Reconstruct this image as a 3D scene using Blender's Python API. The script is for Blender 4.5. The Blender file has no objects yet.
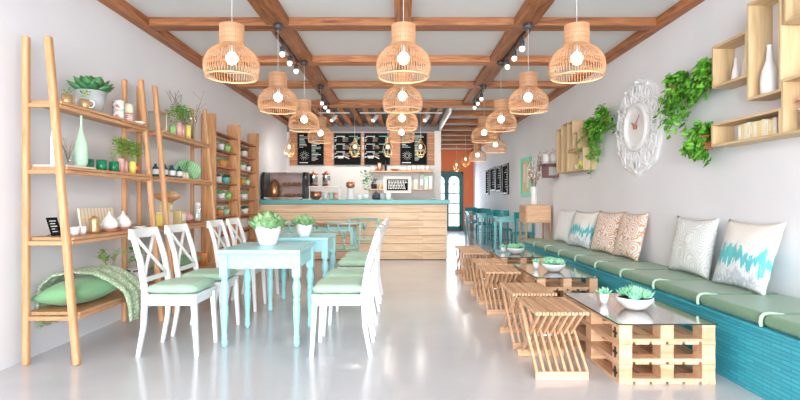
import bpy, bmesh, math, random
from mathutils import Vector, Matrix
random.seed(7)
S = bpy.context.scene
COL = S.collection
PI = math.pi
def R(d): return math.radians(d)

# ------------------------------------------------------------------ camera
cd = bpy.data.cameras.new('camera'); cam = bpy.data.objects.new('camera', cd); COL.objects.link(cam)
cam.location = (0, 0, 1.12); cam.rotation_euler = (R(90), 0, 0)
cd.sensor_width = 36; cd.lens = 22.5; cd.clip_start = 0.05; cd.clip_end = 100
S.camera = cam
S.view_settings.view_transform = 'Standard'; S.view_settings.look = 'None'
S.view_settings.exposure = 0.02; S.view_settings.gamma = 1
S.view_settings.use_curve_mapping = False
# ------------------------------------------------------------------ world and daylight
W = bpy.data.worlds.new('world'); S.world = W; W.use_nodes = True
W.node_tree.nodes['Background'].inputs[0].default_value = (0.92, 0.96, 1.0, 1)
W.node_tree.nodes['Background'].inputs[1].default_value = 2.2
def area(name, loc, rot, sx, sy, power, color=(1, 1, 1)):
    l = bpy.data.lights.new(name, 'AREA'); l.shape = 'RECTANGLE'; l.size = sx; l.size_y = sy
    l.energy = power; l.color = color
    o = bpy.data.objects.new(name, l); COL.objects.link(o); o.location = loc; o.rotation_euler = rot
    return o
# daylight through the open shop front behind the camera
area('shopfront_daylight', (0, -4.8, 1.5), (R(90), 0, 0), 5.0, 2.7, 1000, (0.88, 0.95, 1.0))
# daylight through the glazed garden door at the far end
area('garden_door_daylight', (1.75, 17.7, 1.2), (R(-90), 0, 0), 1.3, 1.9, 30, (0.85, 0.93, 1.0))
try:
    S.cycles.use_denoising = True
    S.cycles.max_bounces = 10; S.cycles.diffuse_bounces = 6; S.cycles.transparent_max_bounces = 12
    S.cycles.sample_clamp_indirect = 6
    S.cycles.caustics_reflective = False; S.cycles.caustics_refractive = False
except Exception: pass

# ------------------------------------------------------------------ materials
MATS = {}
def principled(name, col, rough=0.5, metal=0.0, **kw):
    m = bpy.data.materials.new(name); m.use_nodes = True
    b = m.node_tree.nodes['Principled BSDF']
    b.inputs['Base Color'].default_value = (*col, 1); b.inputs['Roughness'].default_value = rough
    b.inputs['Metallic'].default_value = metal
    for k, v in kw.items():
        b.inputs[k.replace('_', ' ')].default_value = v
    m.diffuse_color = (*col, 1)
    MATS[name] = m
    return m
def nd(m, t, **kw):
    n = m.node_tree.nodes.new(t)
    for k, v in kw.items(): setattr(n, k, v)
    return n
def lk(m, a, b): m.node_tree.links.new(a, b)
def ramp(m, fac, stops):
    r = nd(m, 'ShaderNodeValToRGB'); e = r.color_ramp.elements
    while len(e) < len(stops): e.new(0.5)
    for i, (p, c) in enumerate(stops): e[i].position = p; e[i].color = (*c, 1)
    lk(m, fac, r.inputs[0]); return r.outputs[0]
def coords(m, scale=(1, 1, 1), rot=(0, 0, 0), kind='Object'):
    tc = nd(m, 'ShaderNodeTexCoord'); mp = nd(m, 'ShaderNodeMapping')
    mp.inputs['Scale'].default_value = scale; mp.inputs['Rotation'].default_value = rot
    lk(m, tc.outputs[kind], mp.inputs[0]); return mp.outputs[0]
def noise(m, vec, scale, detail=3, rough=0.5, dist=0.0):
    n = nd(m, 'ShaderNodeTexNoise'); n.inputs['Scale'].default_value = scale; n.inputs['Detail'].default_value = detail
    n.inputs['Roughness'].default_value = rough; n.inputs['Distortion'].default_value = dist
    lk(m, vec, n.inputs['Vector']); return n.outputs['Fac']
def bump(m, h, strength, dist=0.01):
    b = nd(m, 'ShaderNodeBump'); b.inputs['Strength'].default_value = strength; b.inputs['Distance'].default_value = dist
    lk(m, h, b.inputs['Height']); lk(m, b.outputs[0], m.node_tree.nodes['Principled BSDF'].inputs['Normal'])
def base_in(m): return m.node_tree.nodes['Principled BSDF'].inputs['Base Color']
def mix(m, fac, a, b, mode='MIX'):
    x = nd(m, 'ShaderNodeMix', data_type='RGBA', blend_type=mode)
    for s, v in ((0, fac), (6, a), (7, b)):
        if isinstance(v, (int, float)): x.inputs[s].default_value = v
        elif isinstance(v, tuple): x.inputs[s].default_value = (*v, 1)
        else: lk(m, v, x.inputs[s])
    return x.outputs[2]
def wood(name, dark, mid, light, axis='x', rough=0.5, island=0.25, scale=1.0):
    m = principled(name, mid, rough)
    s = {'x': (1.2, 14, 14), 'y': (14, 1.2, 14), 'z': (14, 14, 1.2)}[axis]
    geo = nd(m, 'ShaderNodeNewGeometry')
    tc = nd(m, 'ShaderNodeTexCoord'); mp = nd(m, 'ShaderNodeMapping'); mp.inputs['Scale'].default_value = [v * scale for v in s]
    off = nd(m, 'ShaderNodeVectorMath', operation='SCALE'); cmb = nd(m, 'ShaderNodeCombineXYZ')
    oi = nd(m, 'ShaderNodeObjectInfo'); rn = nd(m, 'ShaderNodeMath', operation='ADD'); lk(m, geo.outputs['Random Per Island'], rn.inputs[0]); lk(m, oi.outputs['Random'], rn.inputs[1])
    fr_ = nd(m, 'ShaderNodeMath', operation='FRACT'); lk(m, rn.outputs[0], fr_.inputs[0])
    for i in range(3): lk(m, fr_.outputs[0], cmb.inputs[i])
    lk(m, cmb.outputs[0], off.inputs[0]); off.inputs['Scale'].default_value = 17.3
    add = nd(m, 'ShaderNodeVectorMath', operation='ADD'); lk(m, tc.outputs['Object'], add.inputs[0]); lk(m, off.outputs[0], add.inputs[1])
    lk(m, add.outputs[0], mp.inputs[0])
    n1 = noise(m, mp.outputs[0], 1.6, 5, 0.6, 1.2)
    c = ramp(m, n1, [(0.28, dark), (0.5, mid), (0.72, light)])
    v = nd(m, 'ShaderNodeMapRange'); lk(m, fr_.outputs[0], v.inputs[0]); v.inputs[3].default_value = 1 - island; v.inputs[4].default_value = 1 + island * 0.4
    hs = nd(m, 'ShaderNodeHueSaturation'); lk(m, v.outputs[0], hs.inputs['Value']); lk(m, c, hs.inputs['Color'])
    lk(m, hs.outputs[0], base_in(m)); bump(m, n1, 0.15, 0.004)
    return m
def speckled(name, cols, rough=0.6, **kw):      # leaves and the like: one of a few colours per leaf
    m = principled(name, cols[0], rough, **kw)
    geo = nd(m, 'ShaderNodeNewGeometry')
    st = [(i / (len(cols) - 1), c) for i, c in enumerate(cols)]
    lk(m, ramp(m, geo.outputs['Random Per Island'], st), base_in(m)); return m

m = principled('wall_paint', (0.76, 0.76, 0.78), 0.75)
n = noise(m, coords(m), 1.3, 4); lk(m, ramp(m, n, [(0.3, (0.74, 0.74, 0.765)), (0.7, (0.78, 0.78, 0.80))]), base_in(m))
n = noise(m, coords(m), 60, 3); bump(m, n, 0.05, 0.002)
principled('ceiling_paint', (0.74, 0.74, 0.74), 0.8)
principled('grey_paint', (0.16, 0.155, 0.165), 0.8)
principled('counter_wall_paint', (0.66, 0.64, 0.61), 0.7)
principled('orange_paint', (0.80, 0.19, 0.06), 0.7)
m = principled('polished_concrete', (0.52, 0.55, 0.58), 0.14, Specular_IOR_Level=0.75)
n = noise(m, coords(m), 0.9, 6, 0.6, 0.4); lk(m, ramp(m, n, [(0.3, (0.53, 0.55, 0.575)), (0.7, (0.62, 0.64, 0.655))]), base_in(m))
n = noise(m, coords(m), 1.7, 5); mr = nd(m, 'ShaderNodeMapRange'); lk(m, n, mr.inputs[0]); mr.inputs[3].default_value = 0.12; mr.inputs[4].default_value = 0.24
lk(m, mr.outputs[0], m.node_tree.nodes['Principled BSDF'].inputs['Roughness'])
n = noise(m, coords(m), 3.0, 2); bump(m, n, 0.03, 0.01)
for ax in 'xyz':
    wood('beam_' + ax, (0.18, 0.052, 0.015), (0.44, 0.155, 0.05), (0.60, 0.26, 0.095), ax, 0.55, 0.3)
    wood('oak_' + ax, (0.45, 0.205, 0.085), (0.58, 0.30, 0.14), (0.65, 0.38, 0.20), ax, 0.45, 0.12)
    wood('pine_' + ax, (0.60, 0.33, 0.17), (0.75, 0.46, 0.27), (0.82, 0.57, 0.37), ax, 0.5, 0.18)
    wood('birch_' + ax, (0.54, 0.36, 0.17), (0.66, 0.47, 0.26), (0.74, 0.57, 0.35), ax, 0.5, 0.12)
wood('rack_wood', (0.40, 0.16, 0.06), (0.66, 0.33, 0.14), (0.76, 0.45, 0.22), 'z', 0.5, 0.15, 0.7)
wood('counter_wood', (0.72, 0.44, 0.24), (0.86, 0.60, 0.38), (0.90, 0.70, 0.50), 'x', 0.5, 0.08, 0.6)
wood('panel_wood', (0.33, 0.11, 0.04), (0.50, 0.20, 0.075), (0.60, 0.28, 0.12), 'x', 0.5, 0.3, 0.7)
principled('groove', (0.18, 0.08, 0.03), 0.8)
m = principled('wicker', (0.52, 0.29, 0.155), 0.6)
n = noise(m, coords(m, (1, 1, 30)), 4, 2); lk(m, ramp(m, n, [(0.3, (0.45, 0.235, 0.115)), (0.7, (0.57, 0.33, 0.18))]), base_in(m))
principled('wicker_rim', (0.72, 0.46, 0.26), 0.5)
m = principled('bulb_glass', (1, 0.95, 0.85), 0.3, Emission_Strength=5.0); m.node_tree.nodes['Principled BSDF'].inputs['Emission Color'].default_value = (1, 0.90, 0.76, 1)
m = principled('spot_glass', (1, 0.97, 0.9), 0.3, Emission_Strength=2.0); m.node_tree.nodes['Principled BSDF'].inputs['Emission Color'].default_value = (1, 0.95, 0.88, 1)
m = principled('filament_glow', (1, 0.8, 0.5), 0.3, Emission_Strength=3); m.node_tree.nodes['Principled BSDF'].inputs['Emission Color'].default_value = (1, 0.78, 0.5, 1)
principled('cord_white', (0.75, 0.74, 0.72), 0.5)
principled('black_metal', (0.02, 0.02, 0.022), 0.4, 0.3)
principled('dark_grey', (0.06, 0.06, 0.065), 0.5)
principled('brass', (0.75, 0.50, 0.22), 0.3, 0.9)
principled('gold', (0.62, 0.42, 0.20), 0.35, 0.7)
principled('copper', (0.75, 0.30, 0.18), 0.3, 0.8)
principled('chrome', (0.75, 0.75, 0.77), 0.15, 1.0)
principled('white_paint', (0.83, 0.83, 0.83), 0.35)
principled('porcelain', (0.84, 0.83, 0.82), 0.25)
principled('grey_ceramic', (0.42, 0.44, 0.43), 0.5)
principled('pale_blue_paint', (0.36, 0.69, 0.74), 0.35)
principled('teal_paint', (0.015, 0.27, 0.29), 0.4)
principled('door_teal', (0.006, 0.12, 0.125), 0.4)
principled('pale_teal', (0.28, 0.68, 0.72), 0.4)
principled('aqua_metal', (0.28, 0.58, 0.56), 0.35, 0.1)
principled('counter_top_teal', (0.10, 0.42, 0.42), 0.35)
def fabric(name, c, rough=0.85, sc=90):
    m = principled(name, c, rough, Sheen_Weight=0.15)
    n = noise(m, coords(m), sc, 2)
    d = tuple(v * 0.9 for v in c); lk(m, ramp(m, n, [(0.35, d), (0.65, c)]), base_in(m)); bump(m, n, 0.2, 0.003); return m
fabric('sage_cloth', (0.38, 0.56, 0.40))
fabric('bench_cloth', (0.16, 0.30, 0.185), 0.4)
fabric('piping_cloth', (0.46, 0.64, 0.47), 0.6)
fabric('green_cloth', (0.20, 0.42, 0.21))
m = fabric('throw_cloth', (0.52, 0.62, 0.44), 0.95, 40)
vo = nd(m, 'ShaderNodeTexVoronoi'); vo.inputs['Scale'].default_value = 60; lk(m, coords(m), vo.inputs['Vector'])
lk(m, ramp(m, vo.outputs['Distance'], [(0.2, (0.66, 0.70, 0.58)), (0.55, (0.30, 0.42, 0.24))]), base_in(m)); bump(m, vo.outputs['Distance'], 0.8, 0.006)
fabric('white_cloth', (0.80, 0.80, 0.80))
principled('terracotta', (0.52, 0.19, 0.08), 0.7)
principled('soil', (0.06, 0.035, 0.02), 0.9)
principled('branch', (0.32, 0.22, 0.15), 0.8)
principled('green_glaze', (0.005, 0.20, 0.085), 0.2)
principled('mint_glaze', (0.46, 0.66, 0.48), 0.3)
principled('pink_glaze', (0.80, 0.45, 0.42), 0.3)
principled('yellow_glaze', (0.86, 0.72, 0.16), 0.3)
principled('orange_glaze', (0.80, 0.30, 0.06), 0.35)
principled('lime_glaze', (0.35, 0.66, 0.22), 0.35)
principled('turquoise_glaze', (0.12, 0.52, 0.50), 0.35)
principled('navy_glass', (0.02, 0.10, 0.12), 0.15)
principled('cream', (0.80, 0.72, 0.55), 0.6)
principled('red_brown', (0.30, 0.06, 0.03), 0.4)
principled('mauve_wood', (0.20, 0.08, 0.08), 0.5)
principled('chalk', (0.72, 0.72, 0.68), 0.9)
principled('chalk_teal', (0.18, 0.52, 0.50), 0.9)
principled('chalk_tan', (0.50, 0.34, 0.22), 0.9)
principled('slate', (0.008, 0.008, 0.009), 0.9, Specular_IOR_Level=0.1)
principled('paper', (0.80, 0.80, 0.78), 0.7)
principled('mint_paint', (0.16, 0.70, 0.50), 0.5)
principled('amber_paint', (0.62, 0.50, 0.24), 0.5)
speckled('book_colours', [(0.85, 0.80, 0.62), (0.80, 0.62, 0.18), (0.83, 0.82, 0.78), (0.84, 0.70, 0.30)])
speckled('ivy_leaf', [(0.03, 0.16, 0.012), (0.12, 0.42, 0.03), (0.22, 0.56, 0.06), (0.07, 0.28, 0.02)], 0.45)
speckled('dark_succulent', [(0.02, 0.09, 0.03), (0.04, 0.17, 0.05), (0.06, 0.22, 0.07)], 0.45)
speckled('table_succulent', [(0.11, 0.27, 0.10), (0.20, 0.38, 0.16), (0.32, 0.50, 0.25)], 0.45)
speckled('mint_succulent', [(0.22, 0.66, 0.34), (0.42, 0.80, 0.54), (0.12, 0.52, 0.28), (0.62, 0.84, 0.62)], 0.5)
speckled('rack_leaf', [(0.04, 0.22, 0.05), (0.12, 0.42, 0.14), (0.22, 0.56, 0.26)], 0.5)
speckled('dark_leaf', [(0.02, 0.07, 0.025), (0.05, 0.15, 0.04)], 0.5)
speckled('herb_leaf', [(0.16, 0.34, 0.03), (0.35, 0.50, 0.05), (0.10, 0.30, 0.06), (0.50, 0.52, 0.08)], 0.5)
speckled('pink_petal', [(0.75, 0.10, 0.20), (0.85, 0.40, 0.50), (0.80, 0.80, 0.80)], 0.5)
speckled('dry_flower', [(0.42, 0.13, 0.06), (0.75, 0.70, 0.64), (0.80, 0.78, 0.74)], 0.8)
def glass(name, tint=(0.9, 0.97, 0.95), alpha=0.25, rough=0.02):
    m = bpy.data.materials.new(name); m.use_nodes = True; nt = m.node_tree
    for x in list(nt.nodes): nt.nodes.remove(x)
    out = nt.nodes.new('ShaderNodeOutputMaterial'); tr = nt.nodes.new('ShaderNodeBsdfTransparent'); gl = nt.nodes.new('ShaderNodeBsdfGlossy')
    tr.inputs[0].default_value = (*tint, 1); gl.inputs['Roughness'].default_value = rough; gl.inputs['Color'].default_value = (.97, .98, .98, 1)
    fr = nt.nodes.new('ShaderNodeFresnel'); fr.inputs[0].default_value = 1.5
    ad = nt.nodes.new('ShaderNodeMath'); ad.operation = 'ADD'; ad.inputs[1].default_value = alpha; ad.use_clamp = True
    mx = nt.nodes.new('ShaderNodeMixShader')
    ge = nt.nodes.new('ShaderNodeNewGeometry'); iv_ = nt.nodes.new('ShaderNodeMath'); iv_.operation = 'SUBTRACT'; iv_.inputs[0].default_value = 1
    mu = nt.nodes.new('ShaderNodeMath'); mu.operation = 'MULTIPLY'
    nt.links.new(ge.outputs['Backfacing'], iv_.inputs[1]); nt.links.new(fr.outputs[0], ad.inputs[0]); nt.links.new(ad.outputs[0], mu.inputs[0]); nt.links.new(iv_.outputs[0], mu.inputs[1]); nt.links.new(mu.outputs[0], mx.inputs[0])
    nt.links.new(tr.outputs[0], mx.inputs[1]); nt.links.new(gl.outputs[0], mx.inputs[2]); nt.links.new(mx.outputs[0], out.inputs[0])
    MATS[name] = m; return m
glass('table_glass', (0.95, 0.98, 0.98), 0.45, 0.08)
glass('clear_glass', (0.93, 0.97, 0.96), 0.08)
m = principled('frosted_daylight', (0.9, 0.95, 1), 0.4, Emission_Strength=1.35); m.node_tree.nodes['Principled BSDF'].inputs['Emission Color'].default_value = (0.86, 0.94, 1, 1)
principled('glass_edge', (0.02, 0.05, 0.045), 0.2)
# woven teal bench side
m = principled('woven_teal', (0.03, 0.30, 0.36), 0.55)
v = coords(m, (1, 1, 1), (0, 0, 0)); sx = nd(m, 'ShaderNodeSeparateXYZ'); lk(m, v, sx.inputs[0]); cb = nd(m, 'ShaderNodeCombineXYZ')
lk(m, sx.outputs['Y'], cb.inputs[0]); lk(m, sx.outputs['Z'], cb.inputs[1])
bt = nd(m, 'ShaderNodeTexBrick'); lk(m, cb.outputs[0], bt.inputs['Vector'])
for k, val in (('Scale', 1.0), ('Mortar Size', 0.003), ('Brick Width', 0.14), ('Row Height', 0.024), ('Mortar Smooth', 0.6)): bt.inputs[k].default_value = val
bt.inputs['Color1'].default_value = (0.05, 0.44, 0.53, 1); bt.inputs['Color2'].default_value = (0.035, 0.34, 0.43, 1); bt.inputs['Mortar'].default_value = (0.02, 0.26, 0.34, 1)
lk(m, bt.outputs['Color'], base_in(m)); 
iv = nd(m, 'ShaderNodeMath', operation='SUBTRACT'); iv.inputs[0].default_value = 1; lk(m, bt.outputs['Fac'], iv.inputs[1]); bump(m, iv.outputs[0], 0.6, 0.006)
# printed pillows
m = principled('scroll_print', (0.8, 0.6, 0.5), 0.85)
v = coords(m); vo = nd(m, 'ShaderNodeTexVoronoi'); vo.inputs['Scale'].default_value = 7; lk(m, v, vo.inputs['Vector'])
mm = nd(m, 'ShaderNodeMath', operation='MULTIPLY'); mm.inputs[1].default_value = 40; lk(m, vo.outputs['Distance'], mm.inputs[0])
sn = nd(m, 'ShaderNodeMath', operation='SINE'); lk(m, mm.outputs[0], sn.inputs[0])
lk(m, ramp(m, sn.outputs[0], [(0.25, (0.80, 0.76, 0.72)), (0.55, (0.70, 0.33, 0.15))]), base_in(m))
m = principled('quilt_print', (0.8, 0.8, 0.8), 0.85)
v = coords(m); vo = nd(m, 'ShaderNodeTexVoronoi'); vo.inputs['Scale'].default_value = 5; lk(m, v, vo.inputs['Vector'])
mm = nd(m, 'ShaderNodeMath', operation='MULTIPLY'); mm.inputs[1].default_value = 55; lk(m, vo.outputs['Distance'], mm.inputs[0])
sn = nd(m, 'ShaderNodeMath', operation='SINE'); lk(m, mm.outputs[0], sn.inputs[0])
lk(m, ramp(m, sn.outputs[0], [(0.2, (0.66, 0.70, 0.68)), (0.6, (0.82, 0.82, 0.80))]), base_in(m)); bump(m, sn.outputs[0], 0.3, 0.004)
m = principled('watercolour_print', (0.8, 0.8, 0.8), 0.85)
v = coords(m); s3 = nd(m, 'ShaderNodeSeparateXYZ'); lk(m, v, s3.inputs[0])
nn = noise(m, coords(m, (9, 9, 2.2)), 1.9, 5, 0.65, 0.6); ml = nd(m, 'ShaderNodeMath', operation='MULTIPLY_ADD'); lk(m, nn, ml.inputs[0]); ml.inputs[1].default_value = 0.55; az = nd(m, 'ShaderNodeMath', operation='ADD'); az.inputs[1].default_value = 0.22; lk(m, s3.outputs['Z'], az.inputs[0]); lk(m, az.outputs[0], ml.inputs[2])
lk(m, ramp(m, ml.outputs[0], [(0.24, (0.80, 0.80, 0.80)), (0.30, (0.45, 0.52, 0.62)), (0.35, (0.80, 0.82, 0.83)), (0.395, (0.76, 0.81, 0.81)), (0.415, (0.10, 0.50, 0.54)), (0.51, (0.16, 0.58, 0.60)), (0.53, (0.80, 0.80, 0.78)), (0.75, (0.82, 0.77, 0.70))]), base_in(m))
# patterned mugs
m = principled('mug_print', (0.8, 0.8, 0.8), 0.3)
v = coords(m, (28, 28, 28)); vo = nd(m, 'ShaderNodeTexVoronoi'); vo.inputs['Scale'].default_value = 1.5; lk(m, v, vo.inputs['Vector'])
s4 = nd(m, 'ShaderNodeSeparateColor'); lk(m, vo.outputs['Color'], s4.inputs[0])
lk(m, ramp(m, s4.outputs[0], [(0.0, (0.85, 0.85, 0.82)), (0.45, (0.85, 0.84, 0.8)), (0.5, (0.03, 0.30, 0.38)), (0.7, (0.70, 0.12, 0.06)), (0.85, (0.85, 0.85, 0.8))]), base_in(m))
m = principled('zigzag_print', (0.8, 0.8, 0.8), 0.3)
wv = nd(m, 'ShaderNodeTexWave', bands_direction='Z'); wv.inputs['Scale'].default_value = 18; wv.inputs['Distortion'].default_value = 2.5; wv.inputs['Detail Scale'].default_value = 6
lk(m, coords(m), wv.inputs['Vector']); lk(m, ramp(m, wv.outputs['Fac'], [(0.5, (0.84, 0.82, 0.76)), (0.62, (0.55, 0.14, 0.08))]), base_in(m))
m = principled('leaf_plate', (0.3, 0.6, 0.3), 0.4)
wv = nd(m, 'ShaderNodeTexWave', bands_direction='DIAGONAL'); wv.inputs['Scale'].default_value = 14; wv.inputs['Distortion'].default_value = 3
lk(m, coords(m), wv.inputs['Vector']); lk(m, ramp(m, wv.outputs['Fac'], [(0.4, (0.22, 0.50, 0.24)), (0.7, (0.42, 0.68, 0.40))]), base_in(m))
m = principled('carved_white', (0.86, 0.86, 0.86), 0.6)
m = principled('stripe_board', (0.8, 0.72, 0.55), 0.5)
wv = nd(m, 'ShaderNodeTexWave', bands_direction='Y'); wv.inputs['Scale'].default_value = 7; lk(m, coords(m), wv.inputs['Vector'])
lk(m, ramp(m, wv.outputs['Fac'], [(0.2, (0.70, 0.55, 0.35)), (0.4, (0.84, 0.77, 0.62))]), base_in(m))

# ------------------------------------------------------------------ mesh helpers
class MB:
    def __init__(s): s.bm = bmesh.new(); s.mi = 0
    def _f(s, vs, smooth=False):
        try: f = s.bm.faces.new(vs)
        except ValueError: return
        f.smooth = smooth; f.material_index = s.mi
    def box(s, lo, hi, M=None):
        x0, y0, z0 = lo; x1, y1, z1 = hi
        P = [(x0,y0,z0),(x1,y0,z0),(x1,y1,z0),(x0,y1,z0),(x0,y0,z1),(x1,y0,z1),(x1,y1,z1),(x0,y1,z1)]
        v = [s.bm.verts.new((M @ Vector(p)) if M else p) for p in P]
        for q in ((3,2,1,0),(4,5,6,7),(0,1,5,4),(1,2,6,5),(2,3,7,6),(3,0,4,7)): s._f([v[i] for i in q])
        return s
    def cbox(s, c, d, M=None):
        return s.box([c[i]-d[i]/2 for i in range(3)], [c[i]+d[i]/2 for i in range(3)], M)
    def bar(s, p, q, w, t, up=(0, 0, 1), w2=None, t2=None):     # rectangular bar from p to q
        p = Vector(p); q = Vector(q); d = (q-p).normalized(); u = Vector(up)
        if abs(d.dot(u)) > 0.98: u = Vector((1, 0, 0))
        a = d.cross(u).normalized(); b = a.cross(d).normalized()
        w2 = w if w2 is None else w2; t2 = t if t2 is None else t2
        v = []
        for c, ww, tt in ((p, w, t), (q, w2, t2)):
            for i, j in ((-1,-1),(1,-1),(1,1),(-1,1)): v.append(s.bm.verts.new(c + a*i*ww/2 + b*j*tt/2))
        for k in ((3,2,1,0),(4,5,6,7),(0,1,5,4),(1,2,6,5),(2,3,7,6),(3,0,4,7)): s._f([v[i] for i in k])
        return s
    def tube(s, pts, r, seg=6, caps=True):
        pts = [Vector(p) for p in pts]; rr = r if isinstance(r, (list, tuple)) else [r]*len(pts)
        rings = []; prev = None
        for i, p in enumerate(pts):
            d = (pts[min(i+1, len(pts)-1)] - pts[max(i-1, 0)]).normalized()
            if prev is None:
                u = Vector((0, 0, 1)) if abs(d.z) < 0.95 else Vector((1, 0, 0)); a = d.cross(u).normalized()
            else: a = (prev - d*prev.dot(d)).normalized()
            prev = a; b = d.cross(a)
            rings.append([s.bm.verts.new(p + (a*math.cos(t) + b*math.sin(t))*rr[i]) for t in [2*PI*k/seg for k in range(seg)]])
        for i in range(len(rings)-1):
            for k in range(seg): s._f([rings[i][k], rings[i][(k+1) % seg], rings[i+1][(k+1) % seg], rings[i+1][k]], True)
        if caps: s._f(list(reversed(rings[0]))); s._f(rings[-1])
        return s
    def lathe(s, prof, c=(0, 0, 0), seg=20, sx=1, sy=1, cap0=True, cap1=True, smooth=True):
        rings = [[s.bm.verts.new((c[0]+r*math.cos(2*PI*k/seg)*sx, c[1]+r*math.sin(2*PI*k/seg)*sy, c[2]+z)) for k in range(seg)] for r, z in prof]
        for i in range(len(rings)-1):
            for k in range(seg): s._f([rings[i][k], rings[i][(k+1) % seg], rings[i+1][(k+1) % seg], rings[i+1][k]], smooth)
        if cap0: s._f(list(reversed(rings[0])))
        if cap1: s._f(rings[-1])
        return s
    def sphere(s, c, r, seg=12, n=8, sz=1.0):
        return s.lathe([(max(r*math.sin(PI*i/n), r*0.02), -r*math.cos(PI*i/n)*sz) for i in range(n+1)], c, seg)
    def torus(s, c, R_, r, seg=32, n=6, M=None):
        ring = []
        for i in range(seg):
            a = 2*PI*i/seg; rw = []
            for k in range(n):
                b = 2*PI*k/n; p = Vector(((R_+r*math.cos(b))*math.cos(a), (R_+r*math.cos(b))*math.sin(a), r*math.sin(b)))
                if M: p = M @ p
                rw.append(s.bm.verts.new(p + Vector(c)))
            ring.append(rw)
        for i in range(seg):
            for k in range(n): s._f([ring[i][k], ring[(i+1) % seg][k], ring[(i+1) % seg][(k+1) % n], ring[i][(k+1) % n]], True)
        return s
    def prism(s, poly, x0, x1, axis='x'):       # poly in the two other axes
        def P(a, b, t): return {'x': (t, a, b), 'y': (a, t, b), 'z': (a, b, t)}[axis]
        A = [s.bm.verts.new(P(a, b, x0)) for a, b in poly]; B = [s.bm.verts.new(P(a, b, x1)) for a, b in poly]
        n = len(poly); s._f(list(reversed(A))); s._f(B)
        for i in range(n): s._f([A[i], A[(i+1) % n], B[(i+1) % n], B[i]])
        return s
    def leaf(s, base, d, n, L, w, t=0.15, fat=0.5, curl=0.25):    # thick pointed leaf
        base = Vector(base); d = Vector(d).normalized(); n = Vector(n); n = (n - d*n.dot(d)).normalized(); a = d.cross(n)
        prev = None; K = 5
        for i in range(K+1):
            u = i/K; ww = w*0.5*max(0.04, math.sin(PI*min(1, u*(1-fat*0.35)+0.12+fat*0.18))**0.8) if i < K else w*0.02
            c = base + d*L*u + n*(curl*L*u*u)
            th = ww*t*2
            ring = [s.bm.verts.new(c + a*ww), s.bm.verts.new(c - n*th), s.bm.verts.new(c - a*ww), s.bm.verts.new(c + n*th*0.35)]
            if prev:
                for k in range(4): s._f([prev[k], prev[(k+1) % 4], ring[(k+1) % 4], ring[k]], True)
            else: s._f(ring)
            prev = ring
        s._f(list(reversed(prev)))
    def flat_leaf(s, c, d, n, L, w):          # thin folded leaf with two halves
        c = Vector(c); d = Vector(d).normalized(); n = Vector(n); n = (n - d*n.dot(d)); 
        if n.length < 1e-4: n = Vector((0.3, 0.5, 0.7)); n = n - d*n.dot(d)
        n.normalize(); a = d.cross(n)
        p = [c, c + d*L*0.35 + a*w*0.5 + n*w*0.12, c + d*L*0.75 + a*w*0.28 + n*w*0.05, c + d*L, c + d*L*0.75 - a*w*0.28 + n*w*0.05, c + d*L*0.35 - a*w*0.5 + n*w*0.12, c + d*L*0.5]
        v = [s.bm.verts.new(q) for q in p]
        s._f([v[0], v[1], v[2], v[3], v[6]]); s._f([v[0], v[6], v[3], v[4], v[5]])
    def build(s, name, mat, parent=None, loc=None, bevel=0, subsurf=0, seg=2):
        me = bpy.data.meshes.new(name); bmesh.ops.recalc_face_normals(s.bm, faces=s.bm.faces[:]); s.bm.to_mesh(me); s.bm.free()
        for mm_ in (mat if isinstance(mat, (list, tuple)) else [mat]): me.materials.append(MATS[mm_])
        o = bpy.data.objects.new(name, me); COL.objects.link(o)
        if parent: o.parent = parent
        if loc: o.location = loc
        if bevel:
            b = o.modifiers.new('bevel', 'BEVEL'); b.width = bevel; b.segments = seg; b.limit_method = 'ANGLE'; b.angle_limit = R(40)
        if subsurf:
            b = o.modifiers.new('sub', 'SUBSURF'); b.levels = subsurf; b.render_levels = subsurf
        return o
def tag(o, label, cat, group=None):
    o['label'] = label; o['category'] = cat
    if group: o['group'] = group
    return o
def thing(name, label, cat, loc=(0, 0, 0), rz=0, group=None):
    o = bpy.data.objects.new(name, None); COL.objects.link(o); o.empty_display_size = 0.1
    o.location = loc; o.rotation_euler = (0, 0, rz); return tag(o, label, cat, group)
def struct(o, label=None):
    o['kind'] = 'structure'
    if label: o['label'] = label
    return o
def copy_tree(o, parent=None):
    c = o.copy(); COL.objects.link(c)
    if parent: c.parent = parent
    for ch in [x for x in KIDS.get(o.name, [])]: KIDS.setdefault(c.name, []).append(copy_tree(ch, c))
    return c
KIDS = {}
def index_kids():
    KIDS.clear()
    for o in COL.objects:
        if o.parent: KIDS.setdefault(o.parent.name, []).append(o)
def dup(o, loc, rz, label):
    c = copy_tree(o); c.location = loc
    c.rotation_euler = (o.rotation_euler[0], o.rotation_euler[1], rz if rz is not None else o.rotation_euler[2])
    c['label'] = label; return c

# ------------------------------------------------------------------ structure
LX, RX, YB, YC, YE, YF, ZC, ZB = -2.62, 2.64, -5.0, 11.6, 18.0, 0, 2.93, 2.85
def slab(name, lo, hi, mat, label=None): return struct(MB().box(lo, hi).build(name, mat), label)
slab('floor', (LX-.1, YB, -.1), (RX+.1, YE+.1, 0), 'polished_concrete', 'polished light grey concrete floor')
slab('ceiling', (LX-.1, YB, ZC), (RX+.1, YE+.1, ZC+.1), 'ceiling_paint', 'off white plastered ceiling')
slab('wall_left', (LX-.1, YB, 0), (LX, YC+.1, ZC), 'wall_paint', 'plain off white wall on the left')
slab('wall_right', (RX, YB, 0), (RX+.1, YE+.1, ZC), 'wall_paint', 'plain off white wall on the right')
slab('wall_counter', (LX, YC, 0), (.95, YC+.12, ZC), 'counter_wall_paint', 'pale wall behind the bar counter')
slab('wall_corridor', (.83, YC+.12, 0), (.95, YE, ZC), 'wall_paint', 'side wall of the passage')
slab('wall_back', (.83, YE, 0), (RX, YE+.1, ZC), 'orange_paint', 'orange wall at the end of the passage')
k = 0
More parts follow.
